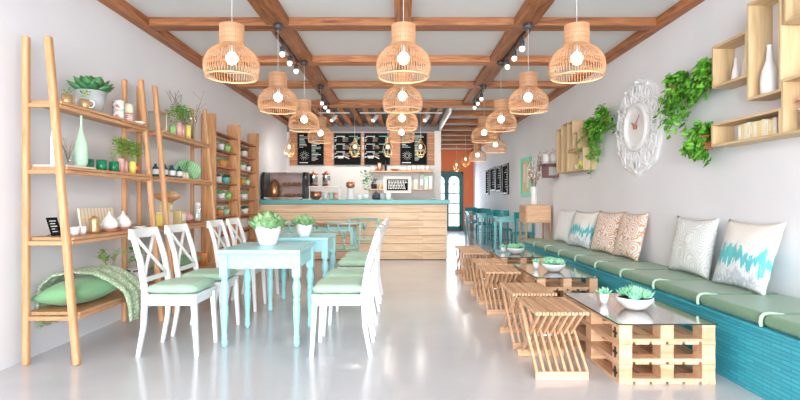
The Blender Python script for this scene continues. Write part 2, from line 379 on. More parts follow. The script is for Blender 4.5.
def trim(lo, hi, mat, bev=.006):
    global k; k += 1
    return struct(MB().box(lo, hi).build('trim_%d' % k, mat, bevel=bev))
for y in (-4.4, -3.07, -1.73, -0.4, .95, 2.28, 3.62, 4.95, 6.27, 7.6):
    trim((LX+.13, y, ZB-.002), (RX-.1, y+.17, ZC), 'beam_x')
trim((LX+.13, 9.05, ZB-.03), (RX-.1, 9.25, ZC), 'beam_x')
for x0, x1, y1 in ((-1.33, -1.1, 9.05), (-.05, .105, 9.05), (1.13, 1.35, 9.05)):
    trim((x0, YB, ZB+.004), (x1, y1, ZC), 'beam_y')
trim((LX, YB, ZB-.005), (LX+.13, YC, ZC), 'beam_y'); trim((RX-.1, YB, ZB-.005), (RX, YE, ZC), 'beam_y')
# joists over the counter, darker ceiling field and grey band of wall above the panelling
slab('ceiling_counter', (LX+.13, 9.25, ZC-.02), (.93, YC, ZC), 'grey_paint')
for i in range(14):
    x = -2.35 + i*.235; trim((x, 9.25, ZB-.03), (x+.10, YC, ZC-.02), 'beam_y')
trim((LX, YC-.02, 2.70), (.93, YC, ZC-.02), 'grey_paint', 0)
trim((.91, 9.25, 2.74), (.955, YC+.1, ZC), 'white_paint')
for y in (10.1, 11.1, 12.1, 13.1, 14.1, 15.2, 16.4):
    trim((.96, y, ZB-.03), (RX-.1, y+.16, ZC), 'beam_x')
trim((.80, YC-.03, 0), (.95, YC+.12, 2.72), 'counter_wall_paint')
# glazed double door at the end
dr = struct(MB().box((1.10, YE-.05, 0), (1.16, YE+.0, 2.12)).box((2.2, YE-.05, 0), (2.27, YE, 2.12)).box((1.10, YE-.05, 2.06), (2.27, YE, 2.14)).build('door_1', 'door_teal'), 'dark teal glazed double door with arched panes')
def arch(mb, x0, x1, z0, z1, xa, xb, zt):      # leaf slab around an arched opening, as a ring of quads
    n = 10; pts_o = []; pts_i = []; r = (x1-x0)/2; cx = (x0+x1)/2
    ins = [(x0, z0), (x0, z1-r)] + [(cx - r*math.cos(PI*i/n), z1-r + r*math.sin(PI*i/n)) for i in range(1, n)] + [(x1, z1-r), (x1, z0)]
    out = [(xa, 0.02), (xa, z1-r)] + [(xa if i < n*.3 else (xb if i > n*.7 else cx - r*1.2*math.cos(PI*i/n)), zt) for i in range(1, n)] + [(xb, z1-r), (xb, 0.02)]
    for t0, t1 in ((YE-.04, YE-.01),):
        A = [[mb.bm.verts.new((x, t, z)) for x, z in ins] for t in (t0, t1)]; B = [[mb.bm.verts.new((x, t, z)) for x, z in out] for t in (t0, t1)]
        m_ = len(ins)
        for i in range(m_-1):
            mb._f([A[0][i], A[0][i+1], B[0][i+1], B[0][i]]); mb._f([A[0][i], A[0][i+1], A[1][i+1], A[1][i]])
    mb.box((xa, t0, 0.02), (xb, t1, z0))
for i, (xa, xb) in enumerate(((1.16, 1.67), (1.68, 2.2))):
    lf = MB(); arch(lf, xa+.07, xb-.07, .18, 1.98, xa, xb, 2.06)
    for z in (.62, .98, 1.34, 1.68): lf.box((xa+.07, YE-.035, z), (xb-.07, YE-.012, z+.03))
    lf.box(((xa+xb)/2-.01, YE-.035, .18), ((xa+xb)/2+.01, YE-.012, 1.97))
    l = lf.build('door_leaf', 'door_teal', dr)
    MB().box((xa+.05, YE-.012, .15), (xb-.05, YE-.004, 2.0)).build('door_pane', 'frosted_daylight', l)
MB().box((1.64, YE-.07, .98), (1.66, YE-.04, 1.12)).build('door_handle', 'chrome', dr)

# ------------------------------------------------------------------ pendants
def make_pendant():
    t = thing('pendant_lamp', '', 'lamp', (0, 0, 0), 0, 'wicker pendant lamps')
    MB().tube([(0, 0, .375), (0, 0, .865)], .002, 5).build('cord', 'cord_white', t)
    cp = MB(); cp.lathe([(.078, .24), (.082, .25), (.082, .375), (.078, .381)], seg=28)
    for i in range(30):
        a = 2*PI*i/30; cp.bar((.084*math.cos(a), .084*math.sin(a), .235), (.084*math.cos(a), .084*math.sin(a), .381), .006, .005, (math.cos(a), math.sin(a), 0))
    cp.build('cap', 'wicker', t)
    prof = [(.084, .245), (.10, .228), (.135, .205), (.168, .17), (.188, .125), (.193, .085), (.189, .045), (.178, .012)]
    sh = MB()
    for i in range(58):
        a = 2*PI*i/58; sh.tube([(r*math.cos(a), r*math.sin(a), z) for r, z in prof], .0034, 4, False)
    for r, z in ((.136, .205), (.195, .085)): sh.torus((0, 0, z), r-.004, .003, 40, 4)
    sh.build('shade', 'wicker', t)
    MB().torus((0, 0, .010), .178, .006, 44, 6).build('rim', 'wicker_rim', t)
    MB().lathe([(.018, .185), (.02, .19), (.02, .25)], seg=12).build('lamp_holder', 'cord_white', t)
    MB().sphere((0, 0, .145), .044, 16, 10).build('bulb', 'bulb_glass', t)
    ld = bpy.data.lights.new('bulb_light', 'POINT'); ld.energy = 2.6; ld.color = (1, .88, .74); ld.shadow_soft_size = .05
    lo = bpy.data.objects.new('bulb_light', ld); COL.objects.link(lo); lo.parent = t; lo.location = (0, 0, .075)
    return t
pend = make_pendant(); index_kids()
PZ = 1.985
spots = [(-1.20, 3.57, 'nearest wicker pendant of the left row, hanging above the ladder shelves'), (-1.20, 4.92, 'second wicker pendant of the left row, behind the nearest one'),
 (-1.20, 6.27, 'third wicker pendant of the left row, overlapping the left chalkboard corner'), (-1.20, 7.55, 'farthest wicker pendant of the left row, in front of the leftmost chalkboard'),
 (.025, 3.57, 'nearest wicker pendant of the middle row, largest and highest at centre'), (.025, 4.86, 'second wicker pendant of the middle row, just below the nearest one'),
 (.025, 6.17, 'third wicker pendant of the middle row, small, before the joists'), (.025, 7.45, 'lowest and farthest wicker pendant of the middle row, before the chalkboards'),
 (1.262, 3.57, 'nearest wicker pendant of the right row, large and high'), (1.262, 4.92, 'second wicker pendant of the right row, left of the yellow wooden boxes'),
 (1.262, 6.25, 'third wicker pendant of the right row, before the passage ceiling'), (1.262, 7.5, 'farthest wicker pendant of the right row, partly behind the third'),
 (1.74, 9.12, 'small wicker pendant near the right wall where the passage begins'), (1.735, 11.2, 'smallest wicker pendant, deep in the passage by the orange wall')]
for i, (x, y, lab) in enumerate(spots):
    o = pend if i == 0 else dup(pend, (0, 0, 0), 0, lab)
    o.location = (x, y, PZ); o['label'] = lab
# black ceiling cups and cross tracks
cup = tag(MB().lathe([(.03, -.05), (.045, -.035), (.05, 0)], seg=16).build('ceiling_rose', 'dark_grey'), '', 'ceiling rose', 'black ceiling roses'); 
cl = [(-1.20, 4.93, 'left', 'first'), (-1.20, 6.25, 'left', 'second'), (-1.20, 7.57, 'left', 'third'), (1.262, 4.93, 'right', 'first'), (1.262, 6.25, 'right', 'second'), (1.262, 7.57, 'right', 'third')]
for i, (x, y, s_, n_) in enumerate(cl):
    o = cup if i == 0 else cup.copy()
    if i: COL.objects.link(o)
    o.location = (x, y, ZB-.002); o['label'] = 'dark round ceiling rose on the %s long beam, %s beam crossing in view' % (s_, n_)
# track spotlights
def make_track():
    t = thing('track_light', '', 'track light', (0, 0, 0), 0, 'three-lamp spotlight tracks')
    MB().box((-.012, -.55, -.02), (.012, .55, 0)).build('track', 'black_metal', t)
    for j in range(3):
        y = -.28 + j*.36
        sp = MB(); sp.tube([(0, y, -.02), (0, y, -.07)], .006, 6); sp.lathe([(.018, -.13), (.024, -.12), (.026, -.07), (.012, -.06)], (0, y, 0), 12)
        h = sp.build('spotlight', 'dark_grey', t)
        MB().lathe([(.012, -.178), (.026, -.165), (.030, -.145), (.024, -.128)], (0, y, 0), 12).build('spot_bulb', 'spot_glass', h)
        sl = bpy.data.lights.new('spot_beam', 'SPOT'); sl.energy = 30; sl.spot_size = R(105); sl.spot_blend = 1; sl.color = (1, .98, .95); sl.shadow_soft_size = .2
        so = bpy.data.objects.new('spot_beam', sl); COL.objects.link(so); so.parent = h; so.location = (0, y, -.19); so.rotation_euler = (0, R(-48), 0)
    return t
tr = make_track(); index_kids()
for i, (x, y, lab) in enumerate([(-1.28, 5.72, 'black track with three small spotlights on the left beam, nearer one'), (-1.28, 8.48, 'black track with three small spotlights on the left beam, farther one'),
        (1.28, 5.68, 'black track with three small spotlights on the right beam, nearer one'), (1.28, 8.3, 'black track with three small spotlights on the right beam, farther one')]):
    o = tr if i == 0 else dup(tr, (0, 0, 0), 0, lab)
    o.location = (x, y, ZB+.004); o['label'] = lab; o.rotation_euler = (0, 0, PI if x > 0 else 0)
def make_cspot(x, y, lab):
    t = thing('ceiling_spotlight', lab, 'spotlight', (x, y, ZB-.03), 0, 'spotlights under the joists')
    MB().tube([(0, 0, 0), (0, 0, -.09)], .008, 6).box((-.3, -.01, -.02), (.3, .01, 0)).build('arm', 'cord_white', t)
    MB().tube([(.05, 0, -.06), (-.04, -.05, -.17)], [.032, .04], 12).build('spot_head', 'white_paint', t)
    MB().tube([(-.04, -.05, -.171), (-.042, -.052, -.176)], .034, 12).build('spot_bulb', 'spot_glass', t)
for x, y, lab in ((-1.28, 9.7, 'white spotlight on a bar under the joists, left one'), (-.48, 9.7, 'white spotlight on a bar under the joists, middle one'), (.52, 9.7, 'white spotlight on a bar under the joists, right one')): make_cspot(x, y, lab)
for x in (-1.4, -.6, .3):
    l = area('counter_spot_beam', (x, 10.3, 2.78), (R(25), 0, 0), .4, .3, 16, (1, .95, .90))
# wire cage pendants
def make_cage():
    t = thing('cage_pendant', '', 'lamp', (0, 0, 0), 0, 'wire cage pendants')
    MB().tube([(0, 0, .38), (0, 0, .93)], .003, 5).build('cord', 'cord_white', t)
    MB().lathe([(.022, .28), (.025, .30), (.02, .36), (.008, .38)], seg=10).build('lamp_holder', 'brass', t)
    c = MB()
    for i in range(8):
        a = 2*PI*i/8; b = a + PI/8
        P = lambda r, z, q: (r*math.cos(q), r*math.sin(q), z)
        c.tube([P(.03, .32, a), P(.10, .20, b), P(.105, .10, a), P(.05, 0, b)], .0018, 4)
        c.tube([P(.03, .32, a), P(.10, .20, a-PI/8), P(.105, .10, a), P(.05, 0, a-PI/8)], .0018, 4)
    c.torus((0, 0, 0), .05, .003, 16, 4).build('cage', 'brass', t)
    MB().sphere((0, 0, .20), .026, 10, 8, 1.4).build('bulb', 'filament_glow', t)
    ld = bpy.data.lights.new('bulb_light', 'POINT'); ld.energy = 5; ld.color = (1, .93, .85); ld.shadow_soft_size = .05
    lo = bpy.data.objects.new('bulb_light', ld); COL.objects.link(lo); lo.parent = t; lo.location = (0, 0, .08)
    return t
cg = make_cage(); index_kids()
for i, (x, y, lab) in enumerate([(-2.2, 9.95, 'wire cage bulb pendant over the counter, leftmost by the wall'), (-.9, 9.95, 'wire cage bulb pendant before the second chalkboard'), (-.24, 9.95, 'wire cage bulb pendant before the third chalkboard'),
        (.41, 9.95, 'wire cage bulb pendant before the rightmost chalkboard'), (1.73, 13.2, 'wire cage bulb pendant in the passage, nearer one'), (1.73, 15.3, 'wire cage bulb pendant in the passage before the teal door')]):
    o = cg if i == 0 else dup(cg, (0, 0, 0), 0, lab)
    o.location = (x, y, 1.98 if i < 4 else 1.95); o['label'] = lab
    if i >= 4: o.location.z = 2.0

# ------------------------------------------------------------------ counter
t = thing('bar_counter', 'long timber clad bar counter with a teal top', 'counter', (0, 9.33, 0))
f = MB()
for r in range(7):
    z0 = .015 + r*.147; x = LX
    cuts = [LX+.004, LX + 1.25 + (r % 3)*.55, .35 if r % 2 else .42, .88]
    for a_, b_ in zip(cuts[:-1], cuts[1:]): f.box((a_+.001, 0, z0), (b_-.001, .025, z0+.139))
f.build('front_cladding', 'counter_wood', t)
f = MB()
for r in range(7): f.box((.855, .03, .015+r*.147), (.88, .6, .154+r*.147))
f.build('end_cladding', 'counter_wood', t)
MB().box((LX+.004, .025, 0), (.855, .58, 1.045)).build('carcass', 'groove', t)
MB().box((LX+.004, -.04, 1.045), (.93, .64, 1.125)).build('worktop', 'counter_top_teal', t, bevel=.008)
TOPZ = 1.125
# panelling and chalkboards
t = thing('wall_panelling', 'reddish horizontal timber panelling behind the chalkboards', 'panelling', (0, YC-.02, 0))
f = MB()
for r in range(6):
    z0 = 1.925 + r*.128
    for a_, b_ in ((-2.56, -1.55), (-1.55, -.22), (-.22, .92)): f.box((a_+.003, 0, z0), (b_-.003, .02, z0+.122))
f.build('cladding', 'panel_wood', t)
def chalkboard(x0, x1, style, lab):
    t = thing('chalkboard', lab, 'chalkboard', ((x0+x1)/2, YC-.045, 1.925), 0, 'menu chalkboards'); w = (x1-x0)/2; h = .75
    MB().box((-w, 0, 0), (w, .02, h)).build('board', 'slate', t)
    MB().box((-w, -.008, 0), (w, 0.001, .018)).box((-w, -.008, h-.018), (w, .001, h)).box((-w, -.008, .018), (-w+.018, .001, h-.018)).box((w-.018, -.008, .018), (w, .001, h-.018)).build('frame', 'black_metal', t)
    c = MB(); rnd = random.Random(style)
    def st(xa, xb, z, hh=.012, mi=0): c.mi = mi; c.box((xa, -.004, z), (xb, 0, z+hh))
    if style == 2:      # two columns, banner below
        for k_, cx in enumerate((-.5*w, .45*w)):
            for z in (.66, .48, .30):
                st(cx-.1, cx+.1, z, .012, k_)
                for q in range(4):
                    st(cx-.2, cx-.2+rnd.uniform(.05, .12), z-.03-q*.026, .010, 0 if k_ == 0 else 2); st(cx+.05, cx+.05+rnd.uniform(.04, .12), z-.03-q*.026, .010, (q+k_) % 3)
        for q in range(3): st(-.5*w-.08+q*.01, -.5*w+.08-q*.01, .2-q*.02, .014)
        c.mi = 0; c.bar((-.5*w-.2, -.002, .15), (-.5*w-.09, -.002, .20), .004, .018, (0, 0, 1)); c.bar((-.5*w+.2, -.002, .15), (-.5*w+.09, -.002, .20), .004, .018, (0, 0, 1))
    else:
        for q in range(14):
            a = 2*PI*q/14; cx = -.48*w; c.mi = 0
            c.bar((cx+.03*math.cos(a), -.002, .22+.03*math.sin(a)), (cx+.11*math.cos(a), -.002, .22+.11*math.sin(a)), .004, .012, (0, 1, 0))
        for q in range(9):
            z = .68 - q*.034; st(-.85*w, -.85*w+rnd.uniform(.08, .2), z, .014, (0, 2, 1)[q % 3])
        for q in range(18):
            z = .68 - q*.034; st(.08*w, .08*w+rnd.uniform(.08, .22), z, .013, (1, 0, 2)[q % 3])
        st(-.85*w, -.2*w, .05, .018)
    c.build('chalk_lettering', ['chalk', 'chalk_teal', 'chalk_tan'], t)
chalkboard(-2.37, -1.76, 1, 'leftmost menu chalkboard, half hidden by a wicker pendant')
chalkboard(-1.53, -.90, 2, 'second chalkboard from the left, with a banner at the bottom')
chalkboard(-.83, -.22, 2, 'third chalkboard from the left, just right of the second one')
chalkboard(.0, .63, 5, 'rightmost menu chalkboard with a chalk starburst')
# wall shelves behind the counter
for z, x0, nm in ((1.755, -.70, 'upper'), (1.345, -.72, 'lower')):
    o = MB().box((x0, 0, 0), (.76, .2, .03)).build('wall_shelf', 'pine_x', None, (0, YC-.2, z), .003)
    tag(o, '%s wooden wall shelf behind the bar counter' % nm, 'shelf', 'wall shelves behind the bar')
def lathed(name, prof, mat, loc, label, cat, group=None, seg=18, sx=1, sy=1):
    o = MB().lathe(prof, seg=seg, sx=sx, sy=sy).build(name, mat, None, loc); return tag(o, label, cat, group)
def cup_prof(r, h, w=.004): return [(r*.75, 0), (r, h*.25), (r, h), (r-w, h), (r-w, h*.15), (.004, h*.12)]
def jar_prof(r, h): return [(r*.9, 0), (r, h*.08), (r, h*.8), (r*.6, h*.9), (r*.6, h)]
Y2 = YC-.10
lathed('mug', cup_prof(.05, .1), 'porcelain', (-.62, Y2, 1.785), 'small white cup at the left end of the upper bar shelf', 'cup')
lathed('copper_jug', [(.06, 0), (.075, .06), (.07, .13), (.045, .17), (.05, .19)], 'copper', (-.47, Y2, 1.785), 'copper brown jug on the upper bar shelf', 'jug')
lathed('bottle', [(.025, 0), (.025, .15), (.01, .19), (.01, .24)], 'black_metal', (-.33, Y2, 1.785), 'thin dark bottle beside the copper jug', 'bottle')
for i, x in enumerate((-.12, .08)):
    lathed('bowl', [(.04, 0), (.09, .03), (.10, .05), (.092, .05), (.01, .01)], 'terracotta' if i == 0 else 'porcelain', (x, Y2, 1.785), ('brown bowl' if i == 0 else 'white bowl') + ' on the upper bar shelf', 'bowl')
tag(MB().box((-.3, -.07, 0), (.3, .07, .02)).build('serving_board', 'pine_x', None, (.43, Y2, 1.785), .004), 'wooden serving board under white cups on upper bar shelf', 'board')
for i in range(5):
    lathed('cup', cup_prof(.048, .10), 'porcelain', (.22+i*.105, Y2, 1.805), '%s white cup in the row on the wooden serving board' % ('leftmost', 'second', 'middle', 'fourth', 'rightmost')[i], 'cup', 'cups on the serving board', 14)
# framed print
t = thing('framed_print', 'white framed black and white print before the lower bar shelf', 'picture frame', (-.05, YC-.23, 1.28))
MB().box((-.32, 0, 0), (.30, .02, .37)).build('mat_board', 'counter_wall_paint', t)
MB().box((-.32, -.012, 0), (.30, 0.005, .02)).box((-.32, -.012, .35), (.30, .005, .37)).box((-.32, -.012, .02), (-.30, .005, .35)).box((.28, -.012, .02), (.30, .005, .35)).build('frame', 'white_paint', t)
q = MB(); q.box((-.25, -.006, .06), (.23, -.001, .31)); q.mi = 1
rnd = random.Random(3)
for r in range(6):
    x = -.22
    while x < .17:
        w_ = rnd.uniform(.02, .06); q.box((x, -.009, .092+r*.034), (x+w_, -.0055, .112+r*.034)); x += w_+.015
q.build('print', ['slate', 'paper'], t)
lathed('jar', jar_prof(.05, .13), 'amber_paint', (-.45, Y2, 1.375), 'amber jar on the lower bar shelf', 'jar')
for i, (x, c1, h) in enumerate(((.36, 'paper', .22), (.50, 'grey_ceramic', .36), (.60, 'mint_glaze', .30), (.70, 'paper', .30))):
    t = thing('coffee_bag', ('short white', 'tall grey', 'mint green', 'narrow white')[i] + ' coffee bag standing on the lower bar shelf', 'bag', (x, Y2, 1.375), 0, 'coffee bags on the bar shelf')
    MB().prism([(-.05, 0), (.05, 0), (.045, h*.85), (.01, h), (-.01, h), (-.045, h*.85)], -.045, .045).build('bag', c1, t, bevel=.006)
    MB().box((-.028, -.054, h*.25), (.028, -.05, h*.6)).build('bag_label', 'porcelain' if i else 'yellow_glaze', t)
# things on the counter
t = thing('display_case', 'curved glass pastry display case with black ends on the counter', 'display case', (-2.175, 9.62, TOPZ))
side = [(-.26, .02), (-.29, .25), (-.27, .42), (-.20, .52), (.20, .54), (.24, .5), (.24, .02)]
for x in (-.42, .345): MB().prism(side, x, x+.05).build('end_panel', 'black_metal', t, bevel=.01)
MB().box((-.37, -.24, 0), (.345, .22, .05)).build('base', 'chrome', t)
MB().prism([(-.25, .05), (-.275, .25), (-.255, .41), (-.19, .50), (-.18, .50), (-.245, .41), (-.265, .25), (-.24, .05)], -.37, .345).build('front_glass', 'clear_glass', t)
MB().box((-.37, -.18, .50), (.345, .2, .515)).build('top_panel', 'chrome', t)
MB().box((-.37, -.2, .26), (.345, .18, .27)).build('glass_shelf', 'clear_glass', t)
MB().box((-.37, .18, .05), (.345, .2, .5)).build('rear_panel', 'pink_glaze', t)
MB().lathe([(.10, 0), (.12, .08), (.11, .2), (.07, .3), (.02, .34)], (-.24, 0, .05), 16).build('copper_dome', 'copper', t)
q = MB()
for i in range(5): q.sphere((-.05+i*.09, 0, .085), .04, 10, 6, .8)
for i in range(5): q.sphere((-.05+i*.09, .02, .305), .04, 10, 6, .8)
q.build('pastry', 'terracotta', t)['kind'] = 'stuff'
for i, x in enumerate((-.36, .33)): MB().lathe([(.02, -.0), (.02, .05)], (x, -.26, 0), 8).build('foot', 'chrome', t)
t = thing('cup_rack', 'thin white metal riser shelf holding two canisters', 'rack', (-1.47, 9.75, TOPZ))
MB().box((-.29, -.13, .24), (.31, .13, .258)).build('riser_top', 'porcelain', t)
for x in (-.28, .29):
    for y in (-.12, .11): MB().box((x, y, 0), (x+.015, y+.015, .24)).build('leg', 'porcelain', t)
for x, n_ in ((-1.68, 'left'), (-1.44, 'right')):
    t = thing('canister', 'chrome canister with copper lid on the white rack, %s one' % n_, 'canister', (x, 9.75, TOPZ+.258), 0, 'canisters on the rack')
    MB().lathe([(.08, .02), (.082, .22), (.08, .23)], seg=18).build('body', 'chrome', t)
    MB().lathe([(.084, .23), (.084, .25), (.03, .275), (.02, .30), (.005, .30)], seg=18).build('lid', 'copper', t)
    MB().lathe([(.087, 0), (.087, .02)], seg=18).build('base_ring', 'copper', t)
lathed('bowl', [(.05, 0), (.11, .05), (.115, .16), (.105, .16), (.01, .03)], 'copper', (-1.63, 9.70, TOPZ), 'copper coloured bowl under the canister rack', 'bowl')
for i, (x, m_, s_) in enumerate(((-1.45, 'porcelain', 'white'), (-1.335, 'mint_glaze', 'pale mint'), (-1.225, 'pink_glaze', 'pink'))):
    lathed('mug', cup_prof(.05, .14), m_, (x-.01*(i == 2)-.0, 9.68, TOPZ), '%s mug standing under the canister rack' % s_, 'mug')
t = thing('coffee_grinder', 'white and copper coffee grinder beside the canister rack', 'grinder', (-.96, 9.68, TOPZ))
MB().lathe([(.085, 0), (.085, .03), (.06, .05), (.06, .2), (.07, .22)], seg=18).build('body', 'porcelain', t)
MB().lathe([(.05, .22), (.085, .26), (.085, .33), (.03, .36), (.01, .38)], seg=18).build('hopper', 'copper', t)
for i, (x, h, m_, s_) in enumerate(((-.78, .10, 'porcelain', 'small white'), (-.22, .16, 'porcelain', 'tall white'), (-.34, .12, 'grey_ceramic', 'grey'))):
    lathed('jar', jar_prof(.05, h), m_, (x, 9.66, TOPZ), s_ + ' jar on the teal countertop', 'jar')
lathed('kettle', [(.07, 0), (.085, .04), (.075, .11), (.03, .15), (.012, .17)], 'dark_grey', (-.46, 9.72, TOPZ), 'dark rounded pot near the middle of the countertop', 'pot')
lathed('saucer', [(.04, 0), (.08, .02), (.075, .02), (.01, .008)], 'porcelain', (.62, 9.6, TOPZ), 'small white saucer near the right end of the counter', 'saucer')

# ------------------------------------------------------------------ plants
def herb(mb, c, h, n, rnd, L=.035, spread=.06):
    for i in range(n):
        a = rnd.uniform(0, 2*PI); u = rnd.random()**.6; r = rnd.uniform(0, spread)*(.3+u)
        p = (c[0]+r*math.cos(a), c[1]+r*math.sin(a), c[2]+h*u)
        mb.flat_leaf(p, (math.cos(a), math.sin(a), rnd.uniform(-.3, .9)), (rnd.uniform(-.4, .4), rnd.uniform(-.4, .4), 1), L*rnd.uniform(.7, 1.2), L*.7)
def rosette(mb, c, r, layers, w, rnd, t=.22, curl=.25, n0=8, fat=.5):
    for l in range(layers):
        n = max(3, n0 - l); el = R(12 + 72*l/max(1, layers-1)); LL = r*(1 - .45*l/max(1, layers))
        for i in range(n):
            a = 2*PI*(i + .5*(l % 2) + rnd.uniform(-.12, .12))/n
            d = Vector((math.cos(a)*math.cos(el), math.sin(a)*math.cos(el), math.sin(el)))
            nn_ = Vector((-math.cos(a)*math.sin(el), -math.sin(a)*math.sin(el), math.cos(el)))
            mb.leaf((c[0], c[1], c[2]), d, nn_, LL*rnd.uniform(.9, 1.1), w*rnd.uniform(.9, 1.1), t, fat, curl)
def potted(name, label, cat, loc, pot_prof, pot_mat, leaf_mat, fill, group=None, soil_z=None, soil_r=None, seg=20):
    t = thing(name, label, cat, loc, 0, group)
    MB().lathe(pot_prof, seg=seg, cap1=False).build('pot', pot_mat, t)
    if soil_z: MB().lathe([(soil_r, soil_z-.012), (soil_r, soil_z)], seg=14).build('soil', 'soil', t)
    b = MB(); fill(b); b.build('foliage', leaf_mat, t); return t
def pot_prof(rb, rt, h, w=.006): return [(rb, 0), (rt, h), (rt-w, h), (rb-w, .01), (.004, .01)]

# ------------------------------------------------------------------ ladder shelves
SH = [1.80, 1.35, .865, .355]
def ladder(y0, y1, label):
    t = thing('ladder_shelf', label, 'shelf', (0, y0, 0), 0, 'wooden ladder shelves'); L = y1 - y0
    for y in (0, L):
        MB().bar((-2.535, y, 0), (-2.535, y, 2.23), .042, .042, (0, 1, 0)).build('post', 'oak_z', t, bevel=.012, seg=3)
        MB().bar((-2.19, y, 0), (-2.385, y, 2.23), .046, .046, (0, 1, 0)).build('leaning_post', 'oak_z', t, bevel=.014, seg=3)
    for z in SH:
        xf = -2.19 - .195*z/2.23
        for y in (0, L): MB().box((-2.535, y-.012, z-.052), (xf, y+.012, z-.024)).build('rung', 'oak_x', t, bevel=.004)
        s_ = MB().box((-2.556, .026, z-.022), (xf+.035, L-.026, z)).build('shelf_board', 'oak_y', t, bevel=.004)
        MB().box((xf+.005, .026, z-.052), (xf+.028, L-.026, z-.024)).build('shelf_rail', 'oak_y', s_, bevel=.004)
ladder(3.39, 4.60, 'nearer ladder style wooden shelf unit leaning by the left wall')
ladder(4.86, 6.10, 'farther ladder style wooden shelf unit behind the nearer one')

rnd = random.Random(11)
def big(b): 
    r_ = random.Random(2); rosette(b, (0, 0, .17), .165, 5, .125, r_, .3, .15, 8, 1.0)
potted('potted_succulent', 'large dark green succulent in a grey pot on the top ladder shelf', 'plant', (-2.43, 3.93, 1.80), pot_prof(.075, .115, .17), 'grey_ceramic', 'dark_succulent', big, soil_z=.16, soil_r=.105)
for i, (x, y, n_) in enumerate(((-2.40, 3.60, 'nearer to the corner post'), (-2.37, 3.76, 'closer to the grey plant pot'))):
    t = thing('gold_cup', 'gold toned cup on the top ladder shelf, ' + n_, 'cup', (x, y, 1.80), 0, 'gold cups')
    MB().lathe(cup_prof(.036, .075), seg=18).build('body', 'gold', t)
    MB().torus((0, 0, 0), .026, .004, 18, 5, Matrix.Translation((.045, 0, .04)) @ Matrix.Rotation(R(90), 4, 'X')).build('handle', 'porcelain' if i else 'gold', t)
    b = MB(); herb(b, (0, 0, .06), .07, 16, rnd, .03, .03); b.build('sprig', 'herb_leaf', t)
for i, (y, m_, s_) in enumerate(((4.28, 'mug_print', 'teal and red dotted'), (4.43, 'zigzag_print', 'red zigzag patterned'))):
    for lv in range(2):
        t = thing('patterned_mug', '%s mug on the top ladder shelf, %s of its stack' % (s_, ('bottom', 'top')[lv]), 'mug', (-2.41, y, 1.80+lv*.085), 0, 'stacked patterned mugs')
        MB().lathe([(.036, 0), (.045, .02), (.045, .083), (.041, .083), (.036, .02), (.004, .012)], seg=20).build('body', ['mug_print', 'zigzag_print'][i] if not (i == 1 and lv) else 'cream', t)
        MB().torus((0, 0, 0), .022, .004, 14, 5, Matrix.Translation((.005, -.05, .042)) @ Matrix.Rotation(R(90), 4, 'Y')).build('handle', 'porcelain', t)
lathed('saucer', [(.03, 0), (.06, .025), (.058, .028), (.01, .01)], 'porcelain', (-2.375, 4.535, 1.80), 'white saucer at the far end of the top ladder shelf', 'saucer')
# second level
tag(MB().box((-.12, -.17, 0), (.12, .17, .015)).build('tray', 'porcelain', None, (-2.42, 3.62, 1.35), .005), 'white tray under the mint bottle on the second ladder shelf', 'tray')
lathed('bottle_vase', [(.03, 0), (.042, .02), (.048, .08), (.045, .16), (.02, .24), (.009, .30), (.008, .37), (.012, .38)], 'mint_glaze', (-2.36, 3.70, 1.365), 'tall pale mint bottle vase with a slender neck', 'vase')
lathed('bottle_vase', [(.02, 0), (.024, .02), (.024, .18), (.012, .26), (.009, .38)], 'porcelain', (-2.42, 3.50, 1.365), 'slim white bottle vase behind the leaning shelf post', 'vase')
t = thing('glass_vase', 'small clear round vase with dry twigs beside the mint bottle', 'vase', (-2.39, 3.60, 1.365))
MB().lathe([(.03, 0), (.045, .03), (.04, .07), (.022, .095), (.026, .11)], seg=16, cap1=False).build('body', 'clear_glass', t)
q = MB(); r_ = random.Random(5)
for i in range(9):
    a = r_.uniform(0, 2*PI); q.tube([(0, 0, .02), (.02*math.cos(a), .02*math.sin(a), .1), (.045*math.cos(a), .045*math.sin(a), r_.uniform(.14, .2))], .0018, 4)
q.build('twigs', 'branch', t)
for i in range(4):
    o = lathed('tumbler', [(.026, 0), (.037, .02), (.038, .085), (.034, .085), (.024, .012)], 'green_glaze', (-2.40 + (.05 if i in (1, 3) else 0), 3.85+i*.085, 1.35), 'dark green tumbler on the second ladder shelf, %s of four' % ('nearest', 'second nearest', 'third', 'farthest')[i], 'tumbler', 'green tumblers')
for i, (y, m_, h, s_, lf) in enumerate(((4.17, 'lime_glaze', .09, 'small lime', 1), (4.24, 'pink_glaze', .12, 'rose pink', 1), (4.33, 'pink_glaze', .11, 'blush pink', 1), (4.43, 'yellow_glaze', .11, 'yellow', 1), (4.52, 'copper', .10, 'copper', 1))):
    x = -2.39 + .02*(i % 2)
    rr = random.Random(20+i)
    def fl(b, h=h, rr=rr, i=i):
        herb(b, (0, 0, h+.02), .15 if i else .05, 170 if i else 15, rr, .027, .055)
        for j in range(5): a = rr.uniform(0, 6.28); b.tube([(0, 0, h*.5), (.03*math.cos(a), .03*math.sin(a), h+.12)], .0015, 4)
    potted('herb_vase', '%s vase with yellow green sprigs on the second ladder shelf, position %s' % (s_, ('nearest', 'second', 'middle', 'fourth', 'farthest')[i]), 'vase', (x, y, 1.35), pot_prof(.026, .03, h), m_, 'herb_leaf', fl, 'herb vases on the nearer ladder shelf', seg=14)
